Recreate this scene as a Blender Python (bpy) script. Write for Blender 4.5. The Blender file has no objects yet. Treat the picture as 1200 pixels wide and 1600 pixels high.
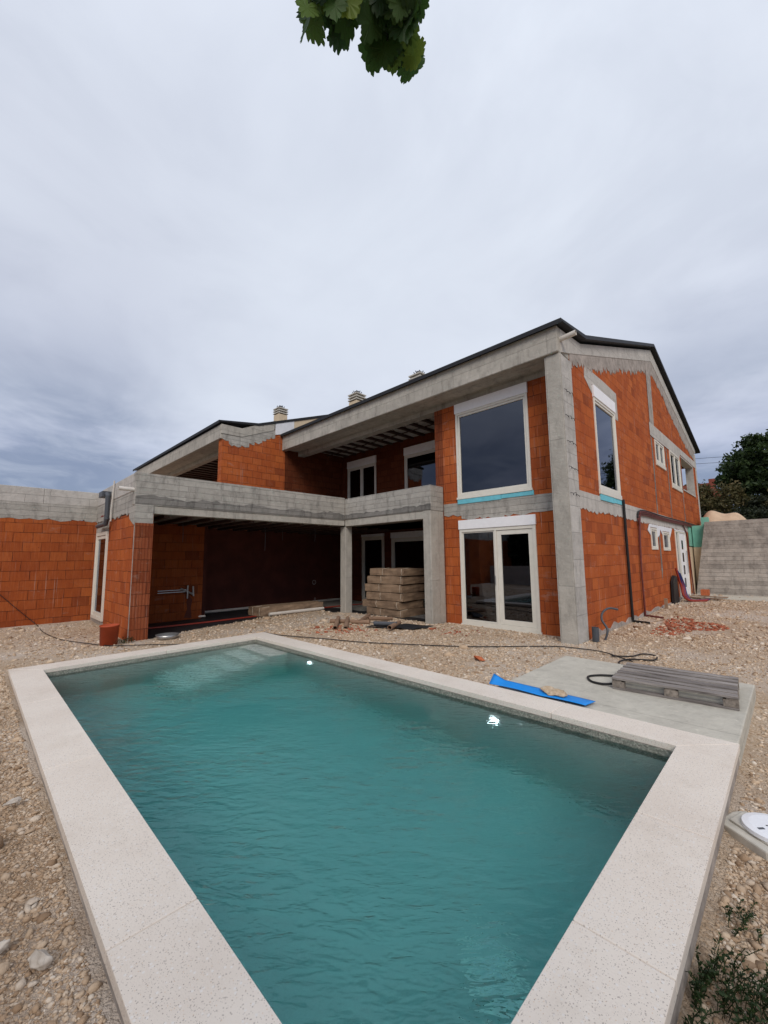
import bpy, math, random
import numpy as np
from mathutils import Vector, Matrix
from mathutils.geometry import delaunay_2d_cdt
random.seed(7); rng = np.random.default_rng(7)
S = bpy.context.scene
C = S.collection

# ------------------------------------------------------------------ camera
cam = bpy.data.cameras.new("camera"); co = bpy.data.objects.new("camera", cam); C.objects.link(co)
R3 = Matrix(((0.7093, 0.0880, 0.6994), (0.7048, -0.0735, -0.7056), (-0.0107, 0.9934, -0.1141)))
co.matrix_world = Matrix.Translation((0, 0, 1.7)) @ R3.to_quaternion().to_matrix().to_4x4()
cam.sensor_fit = 'HORIZONTAL'; cam.sensor_width = 36; cam.lens = 36 * 636 / 1200
cam.clip_start = 0.05; cam.clip_end = 2000
S.camera = co
# ------------------------------------------------------------------ world, sun, exposure
SUN_EL, SUN_AZ = math.radians(38), math.radians(135)      # azimuth: compass bearing from +Y clockwise
w = bpy.data.worlds.new("World"); S.world = w; w.use_nodes = True
nt = w.node_tree; N = nt.nodes; L = nt.links; N.clear()
def wn(t, **k):
    n = N.new(t)
    for a, b in k.items(): setattr(n, a, b)
    return n
out = wn('ShaderNodeOutputWorld'); bg = wn('ShaderNodeBackground')
sky = wn('ShaderNodeTexSky', sky_type='NISHITA', sun_disc=False, sun_elevation=SUN_EL, sun_rotation=SUN_AZ)
tc = wn('ShaderNodeTexCoord'); sep = wn('ShaderNodeSeparateXYZ'); L.new(tc.outputs['Generated'], sep.inputs[0])
# cloud deck coordinates: direction divided by its height, as a flat ceiling of cloud would look
zc = wn('ShaderNodeMath', operation='ADD'); L.new(sep.outputs['Z'], zc.inputs[0]); zc.inputs[1].default_value = 0.16
zm = wn('ShaderNodeMath', operation='MAXIMUM'); L.new(zc.outputs[0], zm.inputs[0]); zm.inputs[1].default_value = 0.05
dv = wn('ShaderNodeVectorMath', operation='SCALE')
inv = wn('ShaderNodeMath', operation='DIVIDE'); inv.inputs[0].default_value = 1; L.new(zm.outputs[0], inv.inputs[1])
L.new(tc.outputs['Generated'], dv.inputs[0]); L.new(inv.outputs[0], dv.inputs['Scale'])
def wnoise(sc, det, rough, off=0, dist=0.3):
    m = wn('ShaderNodeMapping'); m.inputs['Location'].default_value = (off, off * .7, off * .3); L.new(dv.outputs[0], m.inputs[0])
    n = wn('ShaderNodeTexNoise'); n.inputs['Scale'].default_value = sc; n.inputs['Detail'].default_value = det
    n.inputs['Roughness'].default_value = rough; n.inputs['Distortion'].default_value = dist
    L.new(m.outputs[0], n.inputs['Vector']); return n.outputs['Fac']
def wramp(src, pts):
    r = wn('ShaderNodeValToRGB'); e = r.color_ramp.elements
    while len(e) < len(pts): e.new(0.5)
    for i, (p, c) in enumerate(pts): e[i].position = p; e[i].color = (*c, 1)
    r.color_ramp.interpolation = 'EASE'
    L.new(src, r.inputs[0]); return r.outputs[0]
def wmix(f, a, b, bt='MIX'):
    m = wn('ShaderNodeMix', data_type='RGBA', blend_type=bt)
    if isinstance(f, float): m.inputs[0].default_value = f
    else: L.new(f, m.inputs[0])
    for i, v in ((6, a), (7, b)):
        if isinstance(v, tuple): m.inputs[i].default_value = (*v, 1)
        else: L.new(v, m.inputs[i])
    return m.outputs[2]
# base: dark slate near horizon, pale lavender aloft
base = wramp(sep.outputs['Z'], [(0.0, (.14, .185, .29)), (0.08, (.22, .265, .37)), (0.18, (.36, .39, .50)), (0.34, (.475, .505, .585)), (0.60, (.535, .57, .64)), (1.0, (.60, .64, .715))])
n1 = wramp(wnoise(0.75, 5, .5, 3.1, .15), [(0.3, (.90, .895, .91)), (0.7, (1.08, 1.08, 1.07))])
n2 = wramp(wnoise(1.9, 6, .55, 7.7, .4), [(0.3, (.905, .91, .93)), (0.62, (1.05, 1.05, 1.05))])
cl = wmix(1.0, wmix(1.0, base, n1, 'MULTIPLY'), n2, 'MULTIPLY')
# darker slate blue masses low down
low = wramp(sep.outputs['Z'], [(0.0, (1, 1, 1)), (0.22, (.85, .85, .85)), (0.50, (0, 0, 0))])
dk = wramp(wnoise(0.55, 6, .55, 11.3, .5), [(0.40, (0, 0, 0)), (0.56, (1, 1, 1))])
msk = wn('ShaderNodeMath', operation='MULTIPLY'); L.new(low, msk.inputs[0]); L.new(dk, msk.inputs[1])
dt = wn('ShaderNodeVectorMath', operation='DOT_PRODUCT'); L.new(tc.outputs['Generated'], dt.inputs[0]); dt.inputs[1].default_value = Vector((-.66, .70, .28)).normalized()
sd_ = wramp(dt.outputs['Value'], [(0.86, (.85, .85, .85)), (0.96, (.05, .05, .05))]); ms2 = wn('ShaderNodeMath', operation='MULTIPLY'); L.new(msk.outputs[0], ms2.inputs[0]); L.new(sd_, ms2.inputs[1])
cl = wmix(ms2.outputs[0], cl, (.125, .165, .26))
wisp = wramp(wnoise(2.6, 7, .6, 31.0, .8), [(0.35, (0, 0, 0)), (0.75, (.35, .35, .35))]); wm = wn('ShaderNodeMath', operation='MULTIPLY'); L.new(wisp, wm.inputs[0]); L.new(low, wm.inputs[1])
cl = wmix(wm.outputs[0], cl, (.55, .58, .66))
# thinner, brighter cloud behind the house
gl_ = wramp(dt.outputs['Value'], [(0.80, (0, 0, 0)), (0.97, (1, 1, 1))]); gm = wn('ShaderNodeMath', operation='MULTIPLY'); L.new(gl_, gm.inputs[0])
gn = wramp(wnoise(0.9, 5, .55, 21.0, .4), [(0.25, (.25, .25, .25)), (0.7, (.85, .85, .85))]); L.new(gn, gm.inputs[1])
cl = wmix(gm.outputs[0], cl, (.585, .625, .695))
skys = wn('ShaderNodeVectorMath', operation='SCALE'); skys.inputs['Scale'].default_value = 0.09; L.new(sky.outputs[0], skys.inputs[0])
allc = wmix(0.90, skys.outputs[0], cl)
L.new(allc, bg.inputs[0]); bg.inputs[1].default_value = 1.0; L.new(bg.outputs[0], out.inputs[0])
sun = bpy.data.lights.new("sun", 'SUN'); sun.energy = 1.2; sun.angle = math.radians(25); sun.color = (1, .92, .82)
so = bpy.data.objects.new("sun", sun); C.objects.link(so); so.location = (5, -10, 20)
sd = Vector((math.sin(SUN_AZ) * math.cos(SUN_EL), math.cos(SUN_AZ) * math.cos(SUN_EL), math.sin(SUN_EL)))
so.rotation_euler = sd.to_track_quat('Z', 'Y').to_euler()
V = S.view_settings; V.view_transform = 'Standard'; V.look = 'None'; V.exposure = 0.48; V.gamma = 1
S.cycles.use_denoising = True
S.cycles.max_bounces = 8; S.cycles.diffuse_bounces = 4; S.cycles.transmission_bounces = 6; S.cycles.transparent_max_bounces = 8
S.cycles.sample_clamp_indirect = 6

# ------------------------------------------------------------------ material helpers
class Mt:
    def __init__(s, name):
        s.m = bpy.data.materials.new(name); s.m.use_nodes = True; s.t = s.m.node_tree
        s.N = s.t.nodes; s.L = s.t.links; s.b = s.N['Principled BSDF']; s.o = s.N['Material Output']
        s.b.inputs['Specular IOR Level'].default_value = 0.3
        s.g = s.N.new('ShaderNodeNewGeometry'); s.pos = s.g.outputs['Position']; s.isl = s.g.outputs['Random Per Island']
        s.uvn = s.N.new('ShaderNodeTexCoord'); s.uv = s.uvn.outputs['UV']
    def n(s, t, **k):
        n = s.N.new(t)
        for a, b in k.items(): setattr(n, a, b)
        return n
    def map(s, v, sc=(1, 1, 1), loc=(0, 0, 0), rot=(0, 0, 0)):
        m = s.n('ShaderNodeMapping'); m.inputs['Scale'].default_value = sc; m.inputs['Location'].default_value = loc
        m.inputs['Rotation'].default_value = rot; s.L.new(v, m.inputs[0]); return m.outputs[0]
    def noise(s, v, sc, det=4, rough=.55, dist=0):
        n = s.n('ShaderNodeTexNoise'); n.inputs['Scale'].default_value = sc; n.inputs['Detail'].default_value = det
        n.inputs['Roughness'].default_value = rough; n.inputs['Distortion'].default_value = dist
        s.L.new(v, n.inputs['Vector']); return n.outputs['Fac']
    def vor(s, v, sc, feat='F1', o='Distance', rnd=1):
        n = s.n('ShaderNodeTexVoronoi', feature=feat); n.inputs['Scale'].default_value = sc
        n.inputs['Randomness'].default_value = rnd
        s.L.new(v, n.inputs['Vector']); return n.outputs[o]
    def ramp(s, f, *pts, interp='LINEAR'):
        r = s.n('ShaderNodeValToRGB'); e = r.color_ramp.elements; r.color_ramp.interpolation = interp
        while len(e) < len(pts): e.new(.5)
        for i, (p, c) in enumerate(pts):
            e[i].position = p; e[i].color = (*c, 1) if isinstance(c, tuple) else (c, c, c, 1)
        s.L.new(f, r.inputs[0]); return r.outputs[0]
    def mix(s, f, a, b, bt='MIX'):
        m = s.n('ShaderNodeMix', data_type='RGBA', blend_type=bt)
        s.put(f, m.inputs[0])
        for i, v in ((6, a), (7, b)): s.put(v, m.inputs[i])
        return m.outputs[2]
    def put(s, v, i):
        if isinstance(v, (int, float)): i.default_value = v
        elif isinstance(v, tuple): i.default_value = (*v, 1) if len(v) == 3 else v
        else: s.L.new(v, i)
    def math(s, op, a, b=0.0):
        m = s.n('ShaderNodeMath', operation=op); s.put(a, m.inputs[0]); s.put(b, m.inputs[1]); return m.outputs[0]
    def bump(s, h, d=.01, st=1.0, prev=None):
        b = s.n('ShaderNodeBump'); b.inputs['Distance'].default_value = d; b.inputs['Strength'].default_value = st
        s.L.new(h, b.inputs['Height'])
        if prev is not None: s.L.new(prev, b.inputs['Normal'])
        return b.outputs[0]
    def set(s, col=None, rough=None, nrm=None, metal=None):
        for k, v in (('Base Color', col), ('Roughness', rough), ('Normal', nrm), ('Metallic', metal)):
            if v is not None: s.put(v, s.b.inputs[k])
        return s.m

def plain(name, col, rough=.6, metal=0, var=.12, sc=8, bumpd=0.0, spec=None):
    k = Mt(name); f = k.noise(k.pos, sc, 5)
    lo = tuple(c * (1 - var) for c in col); hi = tuple(min(1, c * (1 + var)) for c in col)
    c = k.ramp(f, (.3, lo), (.7, hi))
    if spec is not None: k.b.inputs['Specular IOR Level'].default_value = spec
    k.set(c, rough, None, metal)
    if bumpd: k.set(nrm=k.bump(k.noise(k.pos, sc * 6, 4), bumpd))
    return k.m

def brick_mat(name, tone=1.0, keyed=False, drips=True, joint=1.0):
    k = Mt(name); k.b.inputs['Specular IOR Level'].default_value = .1
    wob = k.n('ShaderNodeVectorMath', operation='MULTIPLY_ADD')
    nz = k.n('ShaderNodeTexNoise'); nz.inputs['Scale'].default_value = 2.2; nz.inputs['Detail'].default_value = 3; k.L.new(k.pos, nz.inputs['Vector'])
    k.L.new(nz.outputs['Color'], wob.inputs[0]); wob.inputs[1].default_value = (.06, .035, 0); k.L.new(k.uv, wob.inputs[2])
    b = k.n('ShaderNodeTexBrick'); b.offset = .5; b.squash = 1
    b.inputs['Scale'].default_value = 1; b.inputs['Brick Width'].default_value = .375; b.inputs['Row Height'].default_value = .25
    b.inputs['Mortar Size'].default_value = .006; b.inputs['Mortar Smooth'].default_value = .25
    b.inputs['Color1'].default_value = (0, 0, 0, 1); b.inputs['Color2'].default_value = (1, 1, 1, 1); b.inputs['Mortar'].default_value = (.5, .5, .5, 1)
    k.L.new(wob.outputs[0], b.inputs['Vector'])
    cell = b.outputs['Color']; mor = b.outputs['Fac']
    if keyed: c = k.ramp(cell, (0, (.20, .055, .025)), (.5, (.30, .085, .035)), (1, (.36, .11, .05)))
    else: c = k.ramp(cell, (0, (.27, .066, .022)), (.12, (.42, .102, .028)), (.6, (.49, .122, .031)), (1, (.56, .155, .042)))
    # blotches, dust and damp
    c = k.mix(k.ramp(k.noise(k.pos, 1.3, 6, .6), (.38, 0.0), (.75, .5)), c, (.30, .062, .024))
    c = k.mix(k.ramp(k.noise(k.map(k.pos, (1, 1, .4)), 5, 6, .65), (.52, 0.0), (.85, .4)), c, (.56, .20, .09))
    # vertical keying grooves of the hollow blocks
    g = k.n('ShaderNodeTexWave', wave_type='BANDS', bands_direction='X'); g.inputs['Scale'].default_value = 13 if not keyed else 5
    g.inputs['Distortion'].default_value = .4; g.inputs['Detail'].default_value = 1; k.L.new(k.uv, g.inputs['Vector'])
    gr = k.ramp(g.outputs['Fac'], (0, 0.0), (.35, 1.0))
    c = k.mix(k.math('MULTIPLY', k.math('SUBTRACT', 1.0, gr), .42 if not keyed else .7), c, (.16, .035, .016))
    c = k.mix(k.ramp(k.noise(k.map(k.uv, (30, 2.2, 1)), 1, 4, .7), (.45, 0.0), (.75, .55)), c, (.24, .05, .022))
    c = k.mix(k.ramp(k.noise(k.map(k.uv, (34, 1.6, 1), (5, 0, 0)), 1, 4, .7), (.52, 0.0), (.8, .4)), c, (.60, .22, .11))
    # cracks / broken joints: short dark vertical slots
    sl = k.vor(k.map(k.uv, (3.1, 1.55, 1)), 1, rnd=.95)
    slot = k.math('MULTIPLY', k.ramp(k.noise(k.map(k.uv, (26, 1.1, 1)), 1, 2), (.70, 0.0), (.74, 1.0)), k.ramp(k.noise(k.uv, 1.2, 2), (.5, 0.0), (.56, 1.0)))
    c = k.mix(k.math('MULTIPLY', slot, .75), c, (.07, .02, .012))
    if drips:
        st = k.ramp(k.noise(k.map(k.uv, (22, .55, 1)), 1, 3, .6), (.60, 0.0), (.70, 1.0))
        st = k.math('MULTIPLY', st, k.ramp(k.noise(k.uv, .7, 3), (.42, 0.0), (.60, .6)))
        c = k.mix(st, c, (.50, .36, .30))
    sm = k.math('MULTIPLY', k.ramp(k.noise(k.map(k.uv, (2.2, 5, 1)), 1, 8, .75), (.56, 0.0), (.66, 1.0)), k.ramp(k.noise(k.uv, .9, 3), (.45, 0.0), (.6, .55)))
    c = k.mix(sm, c, (.42, .26, .20))
    chip = k.ramp(k.vor(k.map(k.uv, (5.33, 8, 1)), 1), (.05, 1.0), (.09, 0.0)); c = k.mix(k.math('MULTIPLY', chip, k.ramp(k.noise(k.uv, 2.1, 2), (.5, 0.0), (.55, .8))), c, (.09, .03, .02))
    mj = k.ramp(k.noise(k.uv, 3, 3), (.4, .35), (.62, 1.0))
    c = k.mix(k.math('MULTIPLY', k.math('MULTIPLY', mor, mj), joint), c, (.085, .03, .02))
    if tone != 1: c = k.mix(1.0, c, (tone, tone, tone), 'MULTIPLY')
    h = k.math('SUBTRACT', k.math('MULTIPLY', gr, .25), k.math('MULTIPLY', mor, 1.0))
    h = k.math('ADD', h, k.math('MULTIPLY', k.noise(k.pos, 30, 4), .5)); h = k.math('ADD', h, k.math('MULTIPLY', cell, .3))
    return k.set(c, .9, k.bump(h, .008))

def conc_mat(name, col=(.40, .38, .345), board=.14, boardlen=2.2, dark=.5, rough_surf=1.0, vertical=False, contrast=.5):
    k = Mt(name); k.b.inputs['Specular IOR Level'].default_value = .12
    uv = k.map(k.uv, (1, 1, 1), rot=(0, 0, math.pi / 2)) if vertical else k.uv
    b = k.n('ShaderNodeTexBrick'); b.offset = .37
    for a, v in (('Scale', 1), ('Brick Width', boardlen), ('Row Height', board), ('Mortar Size', .004), ('Mortar Smooth', .6)): b.inputs[a].default_value = v
    b.inputs['Color1'].default_value = (0, 0, 0, 1); b.inputs['Color2'].default_value = (1, 1, 1, 1); b.inputs['Mortar'].default_value = (.5, .5, .5, 1)
    wob = k.n('ShaderNodeVectorMath', operation='MULTIPLY_ADD')
    nz = k.n('ShaderNodeTexNoise'); nz.inputs['Scale'].default_value = 3; k.L.new(k.pos, nz.inputs['Vector'])
    k.L.new(nz.outputs['Color'], wob.inputs[0]); wob.inputs[1].default_value = (.02, .02, 0); k.L.new(uv, wob.inputs[2]); k.L.new(wob.outputs[0], b.inputs['Vector'])
    d = tuple(v * (1 - contrast * .45) for v in col); l = tuple(min(1, v * (1 + contrast * .4)) for v in col)
    c = k.ramp(k.noise(k.pos, 2.6, 9, .72), (.36, d), (.64, l))
    c = k.mix(.42, c, k.ramp(b.outputs['Color'], (0, d), (1, l)))
    c = k.mix(k.ramp(k.noise(k.map(k.uv, (1.1, 14, 1)), 1, 6, .7), (.5, 0.0), (.8, .45)), c, d)
    c = k.mix(k.ramp(k.noise(k.map(k.pos, (1, 1, .35)), 6, 7, .7), (.50, 0.0), (.70, dark * 1.3)), c, tuple(v * .36 for v in col))
    c = k.mix(k.ramp(k.noise(k.pos, 11, 6, .7), (.60, 0.0), (.72, .5)), c, tuple(min(1, v * 1.55) for v in col))
    pit = k.ramp(k.vor(k.pos, 34), (.04, 1.0), (.10, 0.0)); pit = k.math('MULTIPLY', pit, k.ramp(k.noise(k.pos, 4, 2), (.5, 0.0), (.56, 1.0)))
    c = k.mix(k.math('MULTIPLY', pit, .8), c, tuple(v * .2 for v in col))
    c = k.mix(k.math('MULTIPLY', b.outputs['Fac'], .55), c, tuple(v * .4 for v in col))
    h = k.math('ADD', k.math('MULTIPLY', k.noise(k.pos, 9, 8, .7), 1.0), k.math('MULTIPLY', b.outputs['Color'], .25))
    h = k.math('SUBTRACT', h, k.math('ADD', k.math('MULTIPLY', b.outputs['Fac'], .35), pit))
    return k.set(c, .88, k.bump(h, .02 * rough_surf))

# gravel palette shared by the sheet and the loose stones
GP = [(0, (.24, .155, .095)), (.2, (.45, .315, .205)), (.45, (.57, .43, .30)), (.75, (.66, .53, .395)), (.93, (.74, .66, .56)), (1, (.50, .36, .24))]
def soil_mask(k):
    sp = k.n('ShaderNodeSeparateXYZ'); k.L.new(k.pos, sp.inputs[0])
    wv_ = k.math('MULTIPLY', k.noise(k.pos, 1.1, 4, .6), .9)
    a = k.ramp(k.math('ADD', sp.outputs['Y'], wv_), (.72, .8), (1.0, 0.0)); b = k.ramp(k.math('MULTIPLY', k.math('ADD', k.math('ADD', sp.outputs['X'], 9.5), wv_), .2), (.2, 0.0), (.8, 1.0))
    r1 = k.ramp(k.math('ADD', sp.outputs['X'], k.math('ADD', wv_, .1)), (.05, 0.0), (.3, .6)); r2 = k.ramp(k.math('MULTIPLY', sp.outputs['Y'], .2), (.6, 1.0), (.9, 0.0))
    return k.math('MAXIMUM', k.math('MULTIPLY', a, b), k.math('MULTIPLY', r1, r2))
def ground_mat():
    k = Mt('gravel_ground'); k.b.inputs['Specular IOR Level'].default_value = .08
    v1 = k.vor(k.pos, 38, o='Color'); v2 = k.vor(k.pos, 85, o='Color'); v3 = k.vor(k.pos, 12, o='Color')
    def lum(v):
        s = k.n('ShaderNodeSeparateColor'); k.L.new(v, s.inputs[0]); return s.outputs[0]
    c = k.mix(.5, k.ramp(lum(v1), *GP), k.ramp(lum(v2), *GP))
    c = k.mix(.22, c, k.ramp(lum(v3), *GP))
    # fines / dirt between stones
    dirt = k.ramp(k.noise(k.pos, .9, 6, .6), (.40, 0.0), (.66, .7))
    c = k.mix(dirt, c, k.ramp(k.noise(k.pos, 14, 5), (.3, (.30, .20, .125)), (.7, (.52, .39, .27))))
    # pale crushed lime dust patches (yard to the right) and redder clay
    pale = k.ramp(k.noise(k.pos, .45, 5, .6), (.48, 0.0), (.62, .75))
    c = k.mix(pale, c, (.66, .58, .50))
    c = k.mix(k.math('MULTIPLY', soil_mask(k), .85), c, k.ramp(k.noise(k.pos, 22, 6, .7), (.35, (.15, .088, .048)), (.65, (.36, .235, .14))))
    ed = k.vor(k.pos, 38, 'DISTANCE_TO_EDGE'); ed2 = k.vor(k.pos, 85, 'DISTANCE_TO_EDGE')
    c = k.mix(k.ramp(ed, (.0, .25), (.12, 0.0)), c, (.22, .15, .10))
    h = k.math('ADD', k.ramp(ed, (0, 0.0), (.35, 1.0)), k.math('MULTIPLY', k.ramp(ed2, (0, 0.0), (.3, 1.0)), .4))
    h = k.math('ADD', h, k.math('MULTIPLY', k.noise(k.pos, 30, 6, .7), 2.2))
    return k.set(c, .95, k.bump(h, .007))
def stone_mat(name='loose_stone', pal=None):
    k = Mt(name); k.b.inputs['Specular IOR Level'].default_value = .12
    c = k.ramp(k.isl, *(pal or GP))
    c = k.mix(k.ramp(k.noise(k.pos, 60, 3), (.4, 0.0), (.8, .5)), c, (.35, .26, .19))
    if pal is None: c = k.mix(k.math('MULTIPLY', soil_mask(k), .62), c, (.25, .16, .095))
    return k.set(c, .92, k.bump(k.noise(k.pos, 90, 3), .004))
def terrazzo():
    k = Mt('pale_speckled_stone')
    c = k.ramp(k.noise(k.pos, 1.4, 5), (.3, (.68, .60, .52)), (.7, (.76, .69, .61)))
    for sc, th, col, r in ((60, .17, (.40, .35, .31), 1), (95, .19, (.30, .25, .215), 1), (150, .17, (.18, .15, .135), 1), (70, .12, (.62, .44, .29), 1), (48, .22, (.74, .70, .66), 1)):
        v = k.n('ShaderNodeTexVoronoi'); v.inputs['Scale'].default_value = sc; k.L.new(k.map(k.pos, (1, 1, 1), (sc, 3, 1)), v.inputs['Vector'])
        s = k.n('ShaderNodeSeparateColor'); k.L.new(v.outputs['Color'], s.inputs[0])
        m = k.math('MULTIPLY', k.ramp(v.outputs['Distance'], (th * .8, 1.0), (th * 1.5, 0.0)), k.ramp(s.outputs[0], (.55, 0.0), (.6, .85)))
        c = k.mix(m, c, col)
    c = k.mix(k.ramp(k.noise(k.pos, 2.2, 8, .75), (.52, 0.0), (.72, .4)), c, (.52, .44, .36))
    return k.set(c, .6, k.bump(k.noise(k.pos, 120, 3), .0015))

M = {}
M['brick'] = brick_mat('clay_block'); M['brick_shade'] = brick_mat('shade_darkened_clay_block', .55, joint=.8); M['brick_left'] = brick_mat('weathered_clay_block', .84); M['brick_gable'] = brick_mat('clay_block_gable', joint=.55); M['brick_keyed'] = brick_mat('keyed_clay_block', .75, keyed=True)  # brick_shade has the terrace interior's shade multiplied into its colour
M['conc'] = conc_mat('board_marked_concrete'); M['conc_light'] = conc_mat('pale_concrete', (.50, .475, .44), .5, 1.4, dark=.3, contrast=.35)
M['conc_col'] = conc_mat('column_concrete', (.43, .405, .36), .42, 3.0, dark=.3, contrast=.35, vertical=True)
M['conc_dark'] = conc_mat('dark_concrete', (.22, .21, .195), .12, 2.0, dark=.7, contrast=.8)  # darker, more blotchy concrete tone
M['conc_fascia'] = conc_mat('fascia_concrete', (.42, .395, .35), .3, 2.4, dark=.45)
M['conc_retain'] = conc_mat('plank_marked_concrete', (.42, .385, .345), .165, 60.0, dark=.5, contrast=.9, rough_surf=2)
M['slab'] = conc_mat('fresh_slab_concrete', (.54, .51, .44), 5, 9, dark=.2, contrast=.3)
M['dark_maroon'] = plain('smooth_dark_maroon', (.085, .024, .016), .85, var=.25, sc=2)  # flat dark maroon, much darker than the block walls
M['brick_dim'] = brick_mat('shade_dimmed_keyed_block', .42, keyed=True, drips=False)  # keyed block dimmed: balcony and porch shade is put into the colour
M['mortar'] = plain('mortar', (.34, .30, .27), .95, var=.3, sc=5, bumpd=.01)
M['plaster'] = plain('cream_render', (.62, .50, .35), .9, var=.06)
M['grout_white'] = plain('white_board', (.70, .71, .74), .8, var=.06)
M['frame'] = plain('cream_plastic', (.72, .695, .62), .35, var=.04)
M['white'] = plain('white_plastic', (.86, .86, .88), .4, var=.03)
M['foam_blue'] = plain('cyan_foam', (.16, .52, .62), .8, var=.1)
M['foam_green'] = plain('green_insulation', (.20, .48, .38), .85, var=.12, sc=3)
M['roof'] = plain('dark_roof_sheet', (.018, .019, .022), .6, var=.2)
M['membrane'] = plain('black_membrane', (.018, .018, .02), .55, var=.3, sc=3, bumpd=.01)
M['black'] = plain('black_rubber', (.015, .015, .016), .5, var=.2)
M['grey_pipe'] = plain('grey_plastic_pipe', (.075, .082, .095), .45, var=.1)
M['metal'] = plain('dull_metal', (.42, .42, .42), .4, .8)
M['white_pipe'] = plain('offwhite_pipe', (.62, .58, .53), .5, var=.08)
M['steel'] = plain('rusty_rebar', (.06, .035, .028), .8, var=.3)
M['orange'] = plain('orange_plastic', (.42, .075, .028), .5, var=.15, sc=5)
M['red'] = plain('red_plastic', (.25, .03, .018), .5)
M['blue'] = plain('blue_plastic', (.02, .035, .14), .5)
M['maroon'] = plain('maroon_conduit', (.13, .035, .03), .5, var=.2)
M['blue_foam'] = plain('bright_blue_foil', (.012, .25, .74), .4, var=.06)
M['white_lid'] = plain('white_lid', (.78, .79, .82), .3, var=.02)
M['beige'] = plain('beige_plastic', (.52, .49, .43), .6, var=.15, sc=12)
M['copper'] = plain('brass', (.40, .25, .10), .35, .9)
def wood(name, a, b, sc=(2, 30, 30)):
    k = Mt(name); c = k.ramp(k.noise(k.map(k.pos, sc), 1, 5, .6, .3), (.3, a), (.7, b))
    c = k.mix(k.math('MULTIPLY', k.n('ShaderNodeObjectInfo').outputs['Random'], .5), c, a)
    return k.set(c, .85, k.bump(k.noise(k.map(k.pos, sc), 2, 4), .006))
M['pallet'] = wood('weathered_wood', (.11, .095, .088), (.44, .40, .375)); M['pallet_y'] = wood('weathered_wood_block', (.13, .11, .095), (.38, .33, .28), (30, 2, 30))
M['timber'] = wood('site_timber', (.22, .14, .09), (.40, .29, .20))
M['card_tube'] = plain('brown_card', (.26, .165, .11), .85, var=.2, sc=6)
def cardboard():
    k = Mt('brown_cardboard')
    c = k.ramp(k.noise(k.pos, 3.5, 6, .6), (.3, (.18, .12, .08)), (.7, (.34, .235, .155)))
    return k.set(c, .8, k.bump(k.noise(k.pos, 14, 7, .7, .8), .02))
M['cardboard'] = cardboard()
M['tape'] = plain('pale_strap', (.50, .42, .33), .5)
def glass(name, tint, rough=.02, refl=1.0):
    k = Mt(name); tr = k.n('ShaderNodeBsdfTransparent'); tr.inputs[0].default_value = (*tint, 1)
    gl = k.n('ShaderNodeBsdfGlossy'); gl.inputs['Roughness'].default_value = rough; gl.inputs['Color'].default_value = (.80 * refl, .86 * refl, refl, 1)
    fr = k.n('ShaderNodeFresnel'); fr.inputs['IOR'].default_value = 1.9
    mx = k.n('ShaderNodeMixShader'); k.L.new(fr.outputs[0], mx.inputs[0]); k.L.new(tr.outputs[0], mx.inputs[1]); k.L.new(gl.outputs[0], mx.inputs[2])
    k.L.new(mx.outputs[0], k.o.inputs['Surface']); return k.m
M['glass'] = glass('window_glass', (.10, .11, .13)); M['glass_clear'] = glass('clear_glass', (.45, .47, .47))
M['glass_tint'] = glass('tinted_glass', (.05, .055, .07), refl=1.0)
M['gravel'] = ground_mat(); M['stone'] = stone_mat()
M['redstone'] = stone_mat('broken_clay', [(0, (.20, .045, .022)), (.5, (.36, .09, .04)), (1, (.46, .15, .08))])
M['terrazzo'] = terrazzo()
def basin():
    k = Mt('pool_mosaic_render')
    c = k.ramp(k.noise(k.pos, 40, 5), (.3, (.54, .56, .53)), (.7, (.66, .68, .64)))
    c = k.mix(k.ramp(k.noise(k.pos, 1.2, 4), (.3, 0.0), (.7, .3)), c, (.50, .58, .55))
    return k.set(c, .8)
M['basin'] = basin(); M['step'] = plain('pale_step_stone', (.86, .84, .78), .7, var=.06)
def basin_rim():
    k = Mt('dark_waterline_band')
    v = k.vor(k.pos, 90, o='Color'); s = k.n('ShaderNodeSeparateColor'); k.L.new(v, s.inputs[0])
    return k.set(k.ramp(s.outputs[0], (0, (.13, .135, .11)), (.6, (.23, .235, .20)), (1, (.36, .35, .30))), .7)
M['basin_rim'] = basin_rim()
def emis(name, col, st):
    k = Mt(name); k.b.inputs['Emission Color'].default_value = (*col, 1); k.b.inputs['Emission Strength'].default_value = st; k.put(col, k.b.inputs['Base Color']); return k.m
M['lamp'] = emis('pool_lamp_lens', (.85, .95, 1), 4.5)
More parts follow.
